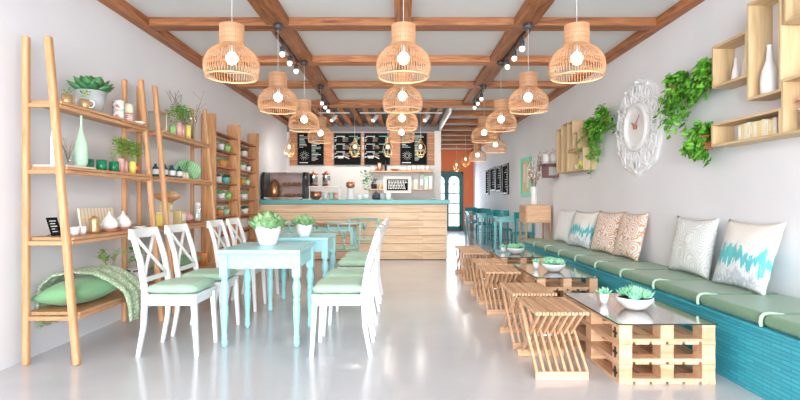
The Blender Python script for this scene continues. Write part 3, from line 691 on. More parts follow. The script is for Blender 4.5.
# third level
t = thing('tablet_stand', 'black card stand with white lines on the third ladder shelf', 'stand', (-2.42, 3.53, .865), R(-15))
Mt = Matrix.Rotation(R(-22), 4, 'Y')
MB().box((-.004, -.04, .005), (.004, .04, .14), Mt).build('panel', 'slate', t)
q = MB()
for i in range(5): q.box((.004, -.028, .03+i*.02), (.006, .02-.01*(i % 2), .036+i*.02), Mt)
q.build('marking', 'chalk', t)
MB().bar((-.02, 0, .06), (.05, 0, .004), .01, .004).bar((.0, -.03, .02), (-.05, -.03, .004), .008, .004).build('prop', 'black_metal', t)
for i, y in enumerate((3.63, 3.71)): lathed('cup', cup_prof(.03, .06), 'porcelain', (-2.36, y, .865), 'plain white cup behind the leaning post, %s one' % ('nearer', 'farther')[i], 'cup', 'white cups on third shelf')
t = thing('gold_pitcher', 'brushed gold pitcher on the third ladder shelf', 'pitcher', (-2.34, 3.83, .865))
MB().lathe([(.036, 0), (.04, .02), (.034, .09), (.036, .115), (.02, .125), (.008, .135)], seg=18).build('body', 'gold', t)
MB().tube([(-.03, 0, .10), (-.075, -.02, .108)], .004, 6).build('handle', 'gold', t)
t = thing('cutting_board', 'cream striped board leaning upright behind the white onion shaped vases', 'board', (-2.50, 4.16, .865))
Mt = Matrix.Rotation(R(-8), 4, 'Y')
MB().box((-.008, -.24, 0), (.008, .24, .19), Mt).build('board', 'stripe_board', t, bevel=.004)
for i, (y, s_) in enumerate(((4.06, 'nearer'), (4.26, 'farther'))):
    t = thing('onion_vase', 'white onion shaped vase on the third ladder shelf, %s one' % s_, 'vase', (-2.36, y, .865), 0, 'onion shaped vases')
    MB().lathe([(.045, 0), (.066, .02), (.068, .045), (.045, .085), (.015, .115), (.006, .14), (.003, .145)], (0, 0, .018), 20).build('body', 'porcelain', t)
    MB().lathe([(.06, 0), (.075, .018)], seg=20).build('wooden_base', 'terracotta', t)
lathed('saucer', [(.04, 0), (.07, .02), (.066, .02), (.01, .008)], 'porcelain', (-2.34, 4.47, .865), 'white saucer at the far end of the third ladder shelf', 'saucer')

def pillow_mesh(w, h, t, n=14, ex=2.4, pinch=.06, pw=.55):
    b = MB(); g = {}
    for sgn in (1, -1):
        for i in range(n+1):
            for j in range(n+1):
                u = -1 + 2*i/n; v = -1 + 2*j/n
                if sgn < 0 and (i in (0, n) or j in (0, n)): g[(sgn, i, j)] = g[(1, i, j)]; continue
                k1 = 1 - pinch*(1 - v*v); k2 = 1 - pinch*(1 - u*u)
                th = t/2*((1-abs(u)**ex)*(1-abs(v)**ex))**pw
                th *= 1 + .06*math.sin(7*u+3*v)*math.cos(4*v-2*u)
                g[(sgn, i, j)] = b.bm.verts.new((u*w/2*k1, sgn*th, v*h/2*k2))
    for sgn in (1, -1):
        for i in range(n):
            for j in range(n): b._f([g[(sgn, i, j)], g[(sgn, i+1, j)], g[(sgn, i+1, j+1)], g[(sgn, i, j+1)]], True)
    return b
# bottom level: pillow, throw, planters
o = pillow_mesh(.58, .36, .19).build('pillow', 'green_cloth'); o.location = (-2.375, 3.74, .450); o.rotation_euler = (R(82), 0, R(85))
tag(o, 'plump green pillow on the bottom ladder shelf', 'pillow')
prof = [(-2.605, .20), (-2.606, .34), (-2.58, .50), (-2.50, .585), (-2.38, .605), (-2.27, .585), (-2.19, .52), (-2.135, .44), (-2.11, .36), (-2.10, .27), (-2.105, .17)]
b = MB(); n = 60; m_ = 16; G = []
def pf(s):
    s = s*(len(prof)-1); i = min(int(s), len(prof)-2); q = s - i; return [prof[i][k]*(1-q)+prof[i+1][k]*q for k in (0, 1)]
for i in range(n+1):
    s = i/n; x, z = pf(s); yc = 3.72 + .30*min(1, max(0, (s-.25)/.5)); hw = .13 + .05*math.sin(PI*s); row = []
    for j in range(m_+1):
        v = -1 + 2*j/m_; fold = .014*math.sin(v*9 + s*3)
        front = min(1, max(0, (s-.55)/.2))
        row.append(b.bm.verts.new((x + fold*front, yc + v*hw, z + fold*(1-front)*.5 - (0 if s > .9 else 0))))
    G.append(row)
for i in range(n):
    for j in range(m_): b._f([G[i][j], G[i+1][j], G[i+1][j+1], G[i][j+1]], True)
o = b.build('throw_blanket', 'throw_cloth'); md = o.modifiers.new('solid', 'SOLIDIFY'); md.thickness = .012; md.offset = 1
tag(o, 'knitted pale green throw draped over the green pillow and shelf', 'blanket')
def hk(b):
    r_ = random.Random(8)
    for s_ in range(6):
        a = r_.uniform(0, 6.28); pts = [(0, 0, .14), (.04*math.cos(a), .04*math.sin(a), .25), (.07*math.cos(a), .07*math.sin(a), .30+.05*(s_ % 2))]
        b.tube(pts, .002, 4)
        for q in range(9): 
            u = q/9; p = Vector(pts[1]).lerp(Vector(pts[2]), u) + Vector((r_.uniform(-.02, .02), r_.uniform(-.02, .02), 0))
            b.flat_leaf(p, (r_.uniform(-1, 1), r_.uniform(-1, 1), .3), (0, 0, 1), .045, .022)
potted('potted_plant', 'trailing leafy plant in a white pot on the bottom ladder shelf', 'plant', (-2.45, 4.22, .355), pot_prof(.06, .075, .15), 'porcelain', 'herb_leaf', hk, soil_z=.14, soil_r=.068)
potted('potted_plant', 'broad leafed plant in a square white planter at the far shelf end', 'plant', (-2.34, 4.44, .355), pot_prof(.075, .09, .16), 'porcelain', 'ivy_leaf', lambda b: herb(b, (0, 0, .16), .16, 24, random.Random(4), .06, .08), soil_z=.15, soil_r=.08, seg=4)

# farther unit
t = thing('glass_lantern', 'brass edged glass lantern with a white candle on the top shelf', 'lantern', (-2.43, 5.02, 1.80))
e = MB(); 
for x in (-.06, .055):
    for y in (-.07, .065): e.box((x, y, 0), (x+.005, y+.005, .2))
for z in (0, .195):
    e.box((-.06, -.07, z), (.06, -.065, z+.005)).box((-.06, .065, z), (.06, .07, z+.005)).box((-.06, -.07, z), (-.055, .07, z+.005)).box((.055, -.07, z), (.06, .07, z+.005))
e.build('frame', 'brass', t); MB().box((-.055, -.065, .005), (.055, .065, .195)).build('glass', 'clear_glass', t); MB().lathe([(.03, .005), (.03, .10)], seg=12).build('candle', 'cream', t)
for i, (y, m_, h, s_) in enumerate(((5.30, 'lime_glaze', .10, 'short green'), (5.40, 'pink_glaze', .15, 'pink'), (5.52, 'pink_glaze', .14, 'pale rose'), (5.64, 'yellow_glaze', .16, 'golden yellow'))):
    rr = random.Random(40+i)
    potted('herb_vase', '%s vase with leafy sprigs on the top shelf of the farther unit' % s_, 'vase', (-2.41+.02*(i % 2), y, 1.80), pot_prof(.03, .034, h), m_, 'ivy_leaf' if i in (1, 2) else 'herb_leaf', lambda b, h=h, rr=rr: herb(b, (0, 0, h), .19, 130, rr, .028, .065), 'herb vases on the farther ladder shelf', seg=14)
t = thing('glass_vase', 'tall clear glass vase with bare twiggy branches on top shelf', 'vase', (-2.42, 5.80, 1.80))
MB().lathe([(.045, 0), (.05, .30)], seg=16, cap1=False).build('body', 'clear_glass', t)
q = MB(); r_ = random.Random(9)
for i in range(11):
    a = r_.uniform(0, 6.28); l = r_.uniform(.35, .62); p = Vector((0, 0, .02)); d = Vector((.35*math.cos(a), .5*math.sin(a)-.15, 1)); pts = [p]
    for s_ in range(5): d = d + Vector((r_.uniform(-.2, .2), r_.uniform(-.2, .2), 0)); d.normalize(); pts.append(pts[-1] + d*l/5)
    for v in pts: v.x = max(v.x, -.18)
    q.tube(pts, .003, 4)
    for s_ in (2, 3, 4):
        e_ = pts[s_] + Vector((r_.uniform(-.06, .08), r_.uniform(-.1, .1), .08)); e_.x = max(e_.x, -.18); q.tube([pts[s_], e_], .002, 4); q.sphere(e_, .006, 5, 4)
q.build('branches', 'branch', t)
for i in range(6):
    t = thing('oil_bottle', 'dark teal bottle with white label, %s of six on the shelf' % ('nearest', 'second', 'third', 'fourth', 'fifth', 'farthest')[i], 'bottle', (-2.42+.05*(i % 2), 4.95+i*.083, 1.35), 0, 'small dark bottles')
    MB().lathe([(.03, 0), (.032, .02), (.032, .085), (.012, .11), (.012, .13)], seg=12).build('body', 'navy_glass', t)
    MB().lathe([(.033, .025), (.033, .075)], seg=12, cap0=False, cap1=False).build('bottle_label', 'paper', t)
for i in range(3): lathed('jar', jar_prof(.026, .08), 'cream', (-2.40, 5.47+i*.075, 1.35), 'cream spice jar by the green plates, %s of three' % ('nearest', 'middle', 'farthest')[i], 'jar', 'cream spice jars')
for i, (y, a_) in enumerate(((5.70, 14), (5.84, -10))):
    o = MB().lathe([(.02, 0), (.13, .012), (.14, .03), (.134, .03), (.12, .018), (.02, .008)], seg=28, sx=.80, sy=1.7).build('leaf_plate', 'leaf_plate')
    o.location = (-2.44, y, 1.462); o.rotation_euler = (R(a_), R(78), 0)
    tag(o, 'green leaf patterned plate standing upright, %s one' % ('nearer', 'farther')[i], 'plate', 'standing green plates')
for i, (x, y, z, w, h, m_, s_) in enumerate(((-2.40, 4.98, .865, .10, .11, 'yellow_glaze', 'yellow box at the near end of the third shelf'), (-2.42, 5.15, .865, .12, .13, 'cream', 'cream box under the wooden bowl'), (-2.38, 5.34, .865, .14, .14, 'amber_paint', 'amber box beside the cream box'), (-2.41, 5.22, .995+.006, .10, .10, 'amber_paint', 'amber box stacked under the wooden bowl'))):
    if i == 3: y = 5.16; z = .995
    t = thing('storage_box', s_, 'box', (x, y, z), 0, 'small boxes on the third shelf')
    MB().box((-w/2, -w/2, 0), (w/2, w/2, h)).build('body', m_, t, bevel=.004)
    MB().box((w/2, -w*.28, h*.25), (w/2+.003, w*.28, h*.75)).build('box_label', 'paper', t)
t = thing('wooden_bowl', 'wide wooden bowl of small round fruit on stacked boxes', 'bowl', (-2.40, 5.16, 1.095))
MB().lathe([(.05, 0), (.06, .01), (.115, .045), (.135, .085), (.127, .085), (.10, .05), (.01, .03)], seg=24).build('bowl', 'oak_x', t)
q = MB(); r_ = random.Random(2)
for i in range(14): a = i*2.4; rr = .025*math.sqrt(i); q.sphere((rr*math.cos(a), rr*math.sin(a), (.075+.02*(i < 5))), .026, 8, 6)
q.build('fruit', 'amber_paint', t)['kind'] = 'stuff'
tag(MB().box((-.1, -.15, 0), (.1, .15, .015)).build('tray', 'red_brown', None, (-2.38, 5.60, .865), .004), 'dark red tray under a small teapot on the third shelf', 'tray')
t = thing('teapot', 'small white and red teapot on the dark red tray', 'teapot', (-2.38, 5.60, .88))
MB().lathe([(.03, 0), (.055, .03), (.05, .07), (.02, .09), (.008, .105)], seg=16).build('body', 'pink_glaze', t)
MB().tube([(.0, .045, .03), (.0, .085, .07)], .008, 8).build('spout', 'porcelain', t)
lathed('glass_jar', [(.05, 0), (.055, .02), (.055, .14), (.035, .17), (.035, .19)], 'clear_glass', (-2.38, 5.86, .865), 'clear glass jar at the far end of the third shelf', 'jar')
lathed('glass_jar', [(.03, 0), (.035, .02), (.035, .20), (.025, .23)], 'porcelain', (-2.42, 5.98, .865), 'slim pale jar by the far leaning post', 'jar')
o = pillow_mesh(.5, .36, .17).build('pillow', 'green_cloth'); o.location = (-2.38, 5.35, .442); o.rotation_euler = (R(82), 0, R(90)); tag(o, 'green pillow on the bottom shelf of the farther unit', 'pillow')
for i, (y, h, m_, s_) in enumerate(((5.74, .16, 'terracotta', 'terracotta'), (5.93, .14, 'orange_glaze', 'orange'))):
    lathed('plant_pot', pot_prof(.05, .07, h), m_, (-2.36, y, .355), 'empty %s pot on the bottom shelf of the farther unit' % s_, 'pot')

# ------------------------------------------------------------------ plant rack
t = thing('plant_rack', 'tall orange wood rack of small pots against the left wall', 'shelf', (0, 6.6, 0))
for y in (0, 1.0, 2.0): MB().box((-2.61, y-.02, 0), (-2.43, y+.02, 2.26)).build('upright', 'rack_wood', t, bevel=.004)
RZ = [2.05, 1.82, 1.59, 1.36, 1.13, .90, .67, .44]
for bay in range(2):
    for z in RZ:
        MB().box((-2.59, .02+bay, z-.02), (-2.47, .98+bay, z)).build('shelf_board', 'panel_wood', t, bevel=.003)
        MB().box((-2.608, .02+bay, z-.085), (-2.592, .98+bay, z-.045)).build('back_slat', 'panel_wood', t)
def small_pot(x, y, z, w, h, pm, lm, label, seed, sy=1.0):
    rr = random.Random(seed)
    t = thing('potted_plant', label, 'plant', (x, y, z), 0, 'small pots on the plant rack')
    MB().lathe(pot_prof(w*.7, w, h), seg=16, sy=sy, cap1=False).build('pot', pm, t)
    b = MB()
    for j in range(1 if sy == 1 else 3):
        yy = 0 if sy == 1 else (j-1)*w*sy*.55
        rosette(b, (0, yy, h-.01), w*1.25, 4, w*.55, rr, .3, .2, 8)
    b.build('foliage', lm, t)
colr = {'porcelain': 'white', 'lime_glaze': 'lime green', 'orange_glaze': 'orange', 'turquoise_glaze': 'turquoise', 'mint_glaze': 'mint'}
rk = [(0, 1.82, [(.42, .05, 'porcelain', 'rack_leaf', 1), (.68, .055, 'lime_glaze', 'rack_leaf', 1)]), (0, 1.59, [(.5, .055, 'orange_glaze', 'rack_leaf', 2.2)]),
      (0, 1.36, [(.32, .05, 'porcelain', 'dark_leaf', 1), (.62, .06, 'turquoise_glaze', 'dark_leaf', 1.5)]), (0, 1.13, [(.42, .06, 'porcelain', 'rack_leaf', 1.2), (.72, .05, 'lime_glaze', 'rack_leaf', 1)]),
      (0, .90, [(.35, .055, 'orange_glaze', 'rack_leaf', 1), (.62, .055, 'mint_glaze', 'rack_leaf', 1)]),
      (1, 1.82, [(.45, .06, 'porcelain', 'dark_leaf', 1.5)]), (1, 1.59, [(.38, .055, 'porcelain', 'rack_leaf', 1.5), (.68, .05, 'porcelain', 'dark_leaf', 1)]),
      (1, 1.36, [(.35, .05, 'orange_glaze', 'rack_leaf', 1), (.62, .05, 'mint_glaze', 'rack_leaf', 1)]), (1, 1.13, [(.45, .06, 'porcelain', 'rack_leaf', 1.8)]), (1, .90, [(.5, .06, 'porcelain', 'dark_leaf', 1.3)])]
lvl = {1.82: 'top', 1.59: 'second', 1.36: 'third', 1.13: 'fourth', .90: 'fifth'}
sd = 60
for bay, z, ps in rk:
    for j, (dy, w, pm, lm, sy) in enumerate(ps):
        sd += 1
        small_pot(-2.515+.0, 6.6+bay+dy, z, w, .085, pm, lm, '%s pot%s, %s shelf, %s bay of the rack' % (colr[pm], ' with dark leaves' if lm == 'dark_leaf' else ' with bright leaves', lvl[z], 'far' if bay else 'near'), sd, sy)

# ------------------------------------------------------------------ pale blue tables
def make_table():
    t = thing('dining_table', '', 'table', (0, 0, 0), 0, 'pale blue dining tables')
    MB().box((-.313, -.36, .715), (.313, .36, .746)).build('tabletop', 'pale_blue_paint', t, bevel=.006)
    for x in (-1, 1): MB().box((x*.275-.012, -.27, .60), (x*.275+.012, .27, .714)).build('apron', 'pale_blue_paint', t)
    for y in (-1, 1): MB().box((-.25, y*.287-.012, .60), (.25, y*.287+.012, .714)).build('apron', 'pale_blue_paint', t)
    prof = [(.014, 0), (.022, .015), (.026, .04), (.02, .06), (.026, .075), (.02, .09), (.019, .12), (.024, .2), (.029, .30), (.024, .345), (.03, .36), (.022, .375), (.031, .42), (.033, .455), (.026, .50), (.021, .515), (.031, .53), (.031, .54)]
    for x in (-1, 1):
        for y in (-1, 1):
            MB().lathe(prof, (x*.275, y*.287, 0), 16).box((x*.275-.03, y*.287-.03, .54), (x*.275+.03, y*.287+.03, .714)).build('leg', 'pale_blue_paint', t)
    return t
t1 = make_table(); t1.location = (-1.063, 4.10, 0); t1['label'] = 'nearer pale blue dining table with turned legs'; index_kids()
t2 = dup(t1, (-1.03, 5.32, 0), 0, 'farther pale blue dining table behind the nearer one')
def table_plant(x, y, seed, label, s=1.0):
    rr = random.Random(seed)
    def f(b):
        rosette(b, (0, 0, .115*s), .135*s, 4, .115*s, rr, .25, .3, 8, 1.0)
        for q in range(4):
            a = q*1.6+.4; rosette(b, (.055*s*math.cos(a), .055*s*math.sin(a), .12*s), .09*s, 3, .085*s, rr, .25, .3, 6, 1.0)
    potted('potted_succulent', label, 'plant', (x, y, .746), [(.055*s, 0), (.062*s, .02*s), (.09*s, .125*s), (.082*s, .125*s), (.05*s, .02*s), (.004, .02*s)], 'porcelain', 'table_succulent', f, 'succulents on the blue tables', .10*s, .075*s)
table_plant(-1.10, 4.16, 31, 'green leafy succulent in a white pot on the nearer blue table', 1.25)
table_plant(-.99, 5.15, 32, 'green leafy succulent in a white pot on the farther blue table', 1.02)

# ------------------------------------------------------------------ white cross-back chairs
def make_chair():
    t = thing('dining_chair', '', 'chair', (0, 0, 0), 0, 'white cross-back chairs')
    for y in (-.185, .185):
        MB().bar((.205, y, 0), (.18, y*.98, .43), .028, .028, (0, 1, 0), .04, .04).build('front_leg', 'white_paint', t, bevel=.004)
        lg = MB(); P = [(-.215, y, 0), (-.175, y, .22), (-.165, y, .46), (-.20, y*.98, .68), (-.265, y*.96, .895)]; Wd = [.026, .034, .042, .036, .03]
        for i in range(4): lg.bar(P[i], P[i+1], .028, Wd[i], (1, 0, 0), .028, Wd[i+1])
        lg.build('rear_leg', 'white_paint', t, bevel=.003)
    MB().box((-.15, -.20, .415), (.205, .20, .445)).box((-.14, -.19, .365), (.185, -.17, .415)).box((-.14, .17, .365), (.185, .19, .415)).box((.165, -.17, .365), (.185, .17, .415)).box((-.155, -.17, .365), (-.135, .17, .415)).build('seat', 'white_paint', t, bevel=.005)
    tr_ = MB(); n = 8
    for i in range(n):
        y0 = -.195+.39*i/n; y1 = -.195+.39*(i+1)/n; c = lambda y: -.268 - .02*(1-(y/.195)**2)
        tr_.bar((c(y0), y0, .875), (c(y1), y1, .875), .022, .07, (0, 0, 1))
    tr_.build('top_rail', 'white_paint', t)
    MB().bar((-.178, -.175, .545), (-.178, .175, .545), .018, .032, (0, 0, 1)).build('lower_rail', 'white_paint', t)
    for s_ in (-1, 1):
        MB().tube([(-.18, s_*.165, .555), (-.205+.004*s_, s_*.08, .635), (-.232+.004*s_, -s_*.03, .74), (-.262, -s_*.13, .85)], .0125, 8).build('cross_bar', 'white_paint', t)
    return t
ch = make_chair(); index_kids()
cu = pillow_mesh(.37, .40, .07, 18, 5, .0, .3).build('seat_cushion', 'sage_cloth'); tag(cu, '', 'cushion', 'sage seat cushions')
cu.rotation_euler = (R(90), 0, 0)
ys = [3.755, 4.30, 5.20, 5.75]; names = ['nearest', 'second nearest', 'third nearest', 'farthest']
first = True
for side, cx, rz in (('left', -1.655, 0), ('right', -.425, PI)):
    for i, y in enumerate(ys):
        lab = '%s white cross-back chair along the %s side of the blue tables' % (names[i], side)
        lc = '%s sage green seat cushion on the %s row of white chairs' % (names[i], side)
        x = cx - (.0 if side == 'left' else 0)
        if first: o = ch; o['label'] = lab; c = cu; first = False
        else: o = dup(ch, (0, 0, 0), rz, lab); c = cu.copy(); COL.objects.link(c)
        o.location = (x, y, 0); o.rotation_euler = (0, 0, rz)
        c.location = (x + (.022 if side == 'left' else -.022), y, .481); c['label'] = lc

# ------------------------------------------------------------------ wooden table and aqua metal chairs by the counter
t = thing('dining_table', 'small orange brown wooden table in front of the bar counter', 'table', (-1.25, 7.75, 0))
MB().box((-.55, -.3, .72), (.6, .3, .75)).build('tabletop', 'panel_wood', t, bevel=.004)
MB().box((-.5, -.26, .65), (.55, .26, .72)).build('apron', 'aqua_metal', t)
for x in (-.48, .53):
    for y in (-.24, .24): MB().box((x-.02, y-.02, 0), (x+.02, y+.02, .65)).build('leg', 'aqua_metal', t)
def make_wish():
    t = thing('metal_chair', '', 'chair', (0, 0, 0), 0, 'aqua wishbone chairs')
    MB().lathe([(.19, .435), (.205, .445), (.205, .455), (.19, .465)], seg=20, sy=.95).build('seat', 'sage_cloth', t)
    for x, y in ((-.17, .16), (.17, .16), (-.19, -.17), (.19, -.17)):
        top = (x*.95, y*.9, .44) if y > 0 else (x*1.15, y*1.1, .80)
        MB().tube([(x*1.1, y*1.1, 0), (x, y, .3), top], .013, 8).build('leg', 'aqua_metal', t)
    pts = [(-.25, .06, .72), (-.262, -.06, .76)] + [(.26*math.sin(a), -.06-.17*math.cos(a), .80) for a in [R(-70+14*i) for i in range(11)]] + [(.262, -.06, .76), (.25, .06, .72)]
    MB().tube(pts, .013, 8).build('back_rail', 'aqua_metal', t)
    for p_ in (1,): MB().tube([(0, -.19, .45), (0, -.21, .60)], .011, 6).tube([(0, -.21, .60), (-.05, -.22, .70), (-.085, -.225, .80)], .011, 6).tube([(0, -.21, .60), (.05, -.22, .70), (.085, -.225, .80)], .011, 6).build('back_splat', 'aqua_metal', t)
    return t
wc = make_wish(); index_kids(); wc.location = (-.76, 6.98, 0); wc['label'] = 'nearer aqua metal chair with a wishbone back at the brown table'
dup(wc, (-.62, 8.45, 0), PI, 'aqua metal wishbone chair behind the brown table, by the counter')
dup(wc, (-1.42, 6.98, 0), 0, 'aqua metal wishbone chair mostly hidden behind the blue tables')

# ------------------------------------------------------------------ bench
t = thing('bench', 'long teal woven bench along the right wall', 'bench', (0, 2.2, 0))
MB().box((2.05, 0, 0), (RX-.004, 6.05, .385)).build('woven_base', 'woven_teal', t)
MB().box((2.03, -.01, .385), (RX-.004, 6.06, .402)).build('seat_board', 'woven_teal', t)
bx = MB()
bx.box((-.332, .003, .402), (.26, .597, .478))
seatc = bx.build('bench_cushion', 'bench_cloth', bevel=.036, seg=5); tag(seatc, '', 'cushion', 'bench cushions')
pp = MB(); pp.tube([(-.331, 0, .405), (-.335, 0, .43), (-.331, 0, .458), (-.315, 0, .474), (-.28, 0, .479), (-.20, 0, .474)], [.010, .011, .011, .010, .009, .004], 8)
pp = pp.build('piping', 'piping_cloth', seatc, bevel=.003); 
loops = ['first', 'second', 'third', 'fourth', 'fifth', 'sixth', 'seventh', 'eighth', 'ninth', 'tenth']
for i in range(10):
    if i == 0: c = seatc
    else:
        c = seatc.copy(); COL.objects.link(c); p2 = pp.copy(); COL.objects.link(p2); p2.parent = c
    c.location = (2.375, 2.23+.6*i, 0); c['label'] = 'green bench cushion, %s from the near end of the bench' % loops[i]
# pillows on the bench
def bp(y, w, h, mat, label, tilt=-14, yaw=0, x=2.535, t=.15):
    o = pillow_mesh(w, h, t, 18, 2.6, .11).build('pillow', mat); o.location = (x, y, .472 + h/2*math.cos(R(tilt))*.97)
    o.rotation_euler = (R(tilt), 0, R(-90+yaw)); return tag(o, label, 'pillow', 'pillows on the bench')
bp(3.63, .59, .53, 'watercolour_print', 'teal and white watercolour pillow, nearest on the bench', -16, 0, 2.51)
bp(4.34, .62, .52, 'quilt_print', 'white line patterned pillow next to the nearest teal one', -10, 0, 2.535)
bp(5.50, .60, .54, 'scroll_print', 'orange scroll patterned pillow, nearer one of the pair', -13, 0, 2.53)
bp(6.12, .60, .54, 'scroll_print', 'orange scroll patterned pillow, farther one of the pair', -14, 6, 2.53)
bp(6.84, .64, .53, 'watercolour_print', 'teal and white watercolour pillow, farther one on the bench', -16, 8, 2.50)
bp(7.68, .58, .53, 'white_cloth', 'plain white pillow at the far end of the bench', -13, 4, 2.53)

# ------------------------------------------------------------------ pallet tables
def make_pallet():
    t = thing('pallet_table', '', 'table', (0, 0, 0), 0, 'pallet coffee tables'); Wd, D = .585, .99
    for lv in range(3):
        z = lv*.121
        for x in (0, Wd/2-.04, Wd-.08): MB().box((x, 0, z+.103), (x+.08, D, z+.120)).build('top_board', 'pine_y', t)
        for x in (0, Wd/2-.04, Wd-.08):
            for y in (0.001, D/2-.05, D-.101): MB().box((x+.001, y, z+.035), (x+.079, y+.10, z+.103)).build('block', 'pine_x', t)
        for y in (0, D/2-.05, D-.10): MB().box((0, y, z+.017), (Wd, y+.10, z+.035)).build('stringer_board', 'pine_x', t)
        n = 6; gw = .018; w_ = (Wd-gw*(n-1))/n
        for i in range(n): MB().box((i*(w_+gw), 0, z+.001), (i*(w_+gw)+w_, D, z+.017)).build('deck_board', 'pine_y', t)
        for y in (.045,): MB().box((-.006, y, z+.03), (0, y+.012, z+.095)).box((-.006, y-.02, z+.055), (0, y+.035, z+.067)).build('bracket', 'black_metal', t)
    g = MB().box((-.008, -.008, .3635), (Wd+.008, D+.008, .370)).build('glass_top', 'table_glass', t)
    e = MB(); e.box((-.010, -.010, .363), (Wd+.010, -.008, .3705)).box((-.010, D+.008, .363), (Wd+.010, D+.010, .3705)).box((-.010, -.008, .363), (-.008, D+.008, .3705)).box((Wd+.008, -.008, .363), (Wd+.010, D+.008, .3705)); e.build('glass_edge', 'glass_edge', t)
    return t
pt = make_pallet(); index_kids()
for i, y in enumerate((3.035, 4.84, 6.56)):
    lab = 'pallet coffee table with glass top, %s of the three' % ('nearest', 'middle', 'farthest')[i]
    o = pt if i == 0 else dup(pt, (0, 0, 0), 0, lab); o.location = (1.33, y, 0); o['label'] = lab
def mint_bowl(b, r_, n, w, rr):
    for q in range(n):
        a = rr.uniform(0, 6.28); d = w*math.sqrt(rr.random()); rosette(b, (d*math.cos(a), d*math.sin(a), r_ + .035*(1-d/w)), rr.uniform(.05, .075), 4, .032, rr, .3, .3, 8)
nm = ('nearest', 'middle', 'farthest')
for i, y in enumerate((3.035, 4.84, 6.56)):
    rr = random.Random(70+i)
    potted('succulent_bowl', 'wide white bowl of mint succulents on the %s pallet table' % nm[i], 'plant', (1.61, y+.40, .3705), [(.055, 0), (.085, .02), (.118, .06), (.122, .085), (.114, .085), (.07, .02), (.004, .015)], 'porcelain', 'mint_succulent', lambda b: mint_bowl(b, .085, 14, .085, rr), 'succulent bowls', .075, .108, 28)
    potted('potted_succulent', 'tiny mint succulent in a small white pot on the %s pallet table' % nm[i], 'plant', (1.475, y+.58, .3705), pot_prof(.026, .036, .075), 'porcelain', 'mint_succulent', lambda b: (rosette(b, (0, 0, .07), .065, 4, .032, rr, .3, .3, 7)), 'tiny succulents', .065, .03, 16)

# ------------------------------------------------------------------ slatted stools
def make_stool():
    t = thing('slatted_stool', '', 'stool', (0, 0, 0), 0, 'folding slatted stools'); W_, D, H = .33, .50, .42
    n = 15; sw = .0145; pitch = (W_-sw)/(n-1)
    A = MB(); B = MB(); SA = MB(); SB = MB()
    for i in range(n):
        x = i*pitch + sw/2
        if i % 2 == 0: A.bar((x, .012, .045), (x, D-.05, H-.016), sw, .028, (0, 1, 0))
        else: B.bar((x, D-.02, .045), (x, .035, H-.016), sw, .028, (0, 1, 0))
        SA.box((x-sw/2-.001, 0, H-.018), (x+sw/2+.001, D, H))
    A.build('leg_frame', 'pine_z', t); B.build('leg_frame', 'pine_z', t)
    SA.build('seat', 'pine_y', t)
    MB().box((0, 0, 0), (W_, .026, .05)).build('foot_board', 'pine_x', t, bevel=.003)
    MB().box((0, D-.03, 0), (W_, D-.004, .05)).build('foot_board', 'pine_x', t, bevel=.003)
    MB().tube([(0, D*.5-.01, .215), (W_, D*.5-.01, .215)], .005, 6).build('pivot_rod', 'chrome', t)
    return t
st = make_stool(); index_kids()
for i, (y, s_) in enumerate(((3.11, 'nearest of all, beside the nearest pallet table'), (3.74, 'second, beside the rear of the nearest pallet table'), (4.87, 'third, beside the middle pallet table'), (5.50, 'fourth, beside the rear of the middle pallet table'), (6.58, 'fifth, beside the farthest pallet table'), (7.21, 'last and farthest, near the counter end'))):
    lab = 'folding slatted wood stool, ' + s_
    o = st if i == 0 else dup(st, (0, 0, 0), 0, lab); o.location = (.845, y, 0); o['label'] = lab

# ------------------------------------------------------------------ right wall: clock
t = thing('wall_clock', 'large ornate white carved wall clock with small copper hands', 'clock', (RX, 5.50, 1.92), 0)
def ringpt(r, a, x): return (x, r*math.sin(a), r*math.cos(a))
def rim_r(a): return .52 + .010*math.cos(16*a) + .012*math.cos(8*a)
b = MB(); n = 96; rows = []
for k_ in range(5):
    row = []
    for i in range(n):
        a = 2*PI*i/n; R1 = rim_r(a); r, x = [(R1, 0), (R1, -.026), (R1-.02, -.032), (.27, -.028), (.25, -.02)][k_]; row.append(b.bm.verts.new(ringpt(r, a, x)))
    rows.append(row)
for k_ in range(4):
    for i in range(n): b._f([rows[k_][i], rows[k_][(i+1) % n], rows[k_+1][(i+1) % n], rows[k_+1][i]])
b._f(rows[4]); b.build('back_plate', 'carved_white', t)
c = MB(); MX = Matrix.Rotation(R(90), 4, 'Y')
for q in range(12):
    a0 = 2*PI*q/12
    for s_ in (-1, 1):
        pts = [ringpt(.27 + .2*u, a0 + s_*(.04 + .18*math.sin(PI*u)), -.042) for u in [k_/8 for k_ in range(9)]]; c.tube(pts, .010, 6)
        pts = [ringpt(.40 + .06*math.cos(v), a0 + s_*(.13 + .10*math.sin(v)), -.042) for v in [k_*.7 for k_ in range(8)]]; c.tube(pts, .010, 6)
        pts = [ringpt(.33 + .035*math.cos(v), a0 + s_*(.10 + .07*math.sin(v)), -.043) for v in [k_*.8 for k_ in range(8)]]; c.tube(pts, .008, 6)
    c.tube([ringpt(.28, a0, -.038), ringpt(.48, a0, -.04)], [.009, .014], 6)
    c.sphere(ringpt(.49, a0, -.046), .018, 8, 6)
for R_ in (.285, .375, .475):
    pts = [ringpt(R_+.006*math.sin(24*a), a, -.043) for a in [2*PI*i/96 for i in range(97)]]; c.tube(pts, .009, 5, False)
c.build('carving', 'carved_white', t)
b = MB()
b.torus((-.045, 0, 0), .24, .032, 48, 10, MX); b.build('dial_ring', 'white_paint', t)
b = MB(); b.lathe([(.235, 0), (.235, .022)], (0, 0, 0), 40)
for v in b.bm.verts: v.co = Vector((-.02 - v.co.z, v.co.x, v.co.y))
b.build('dial', 'white_paint', t)
c = MB(); 
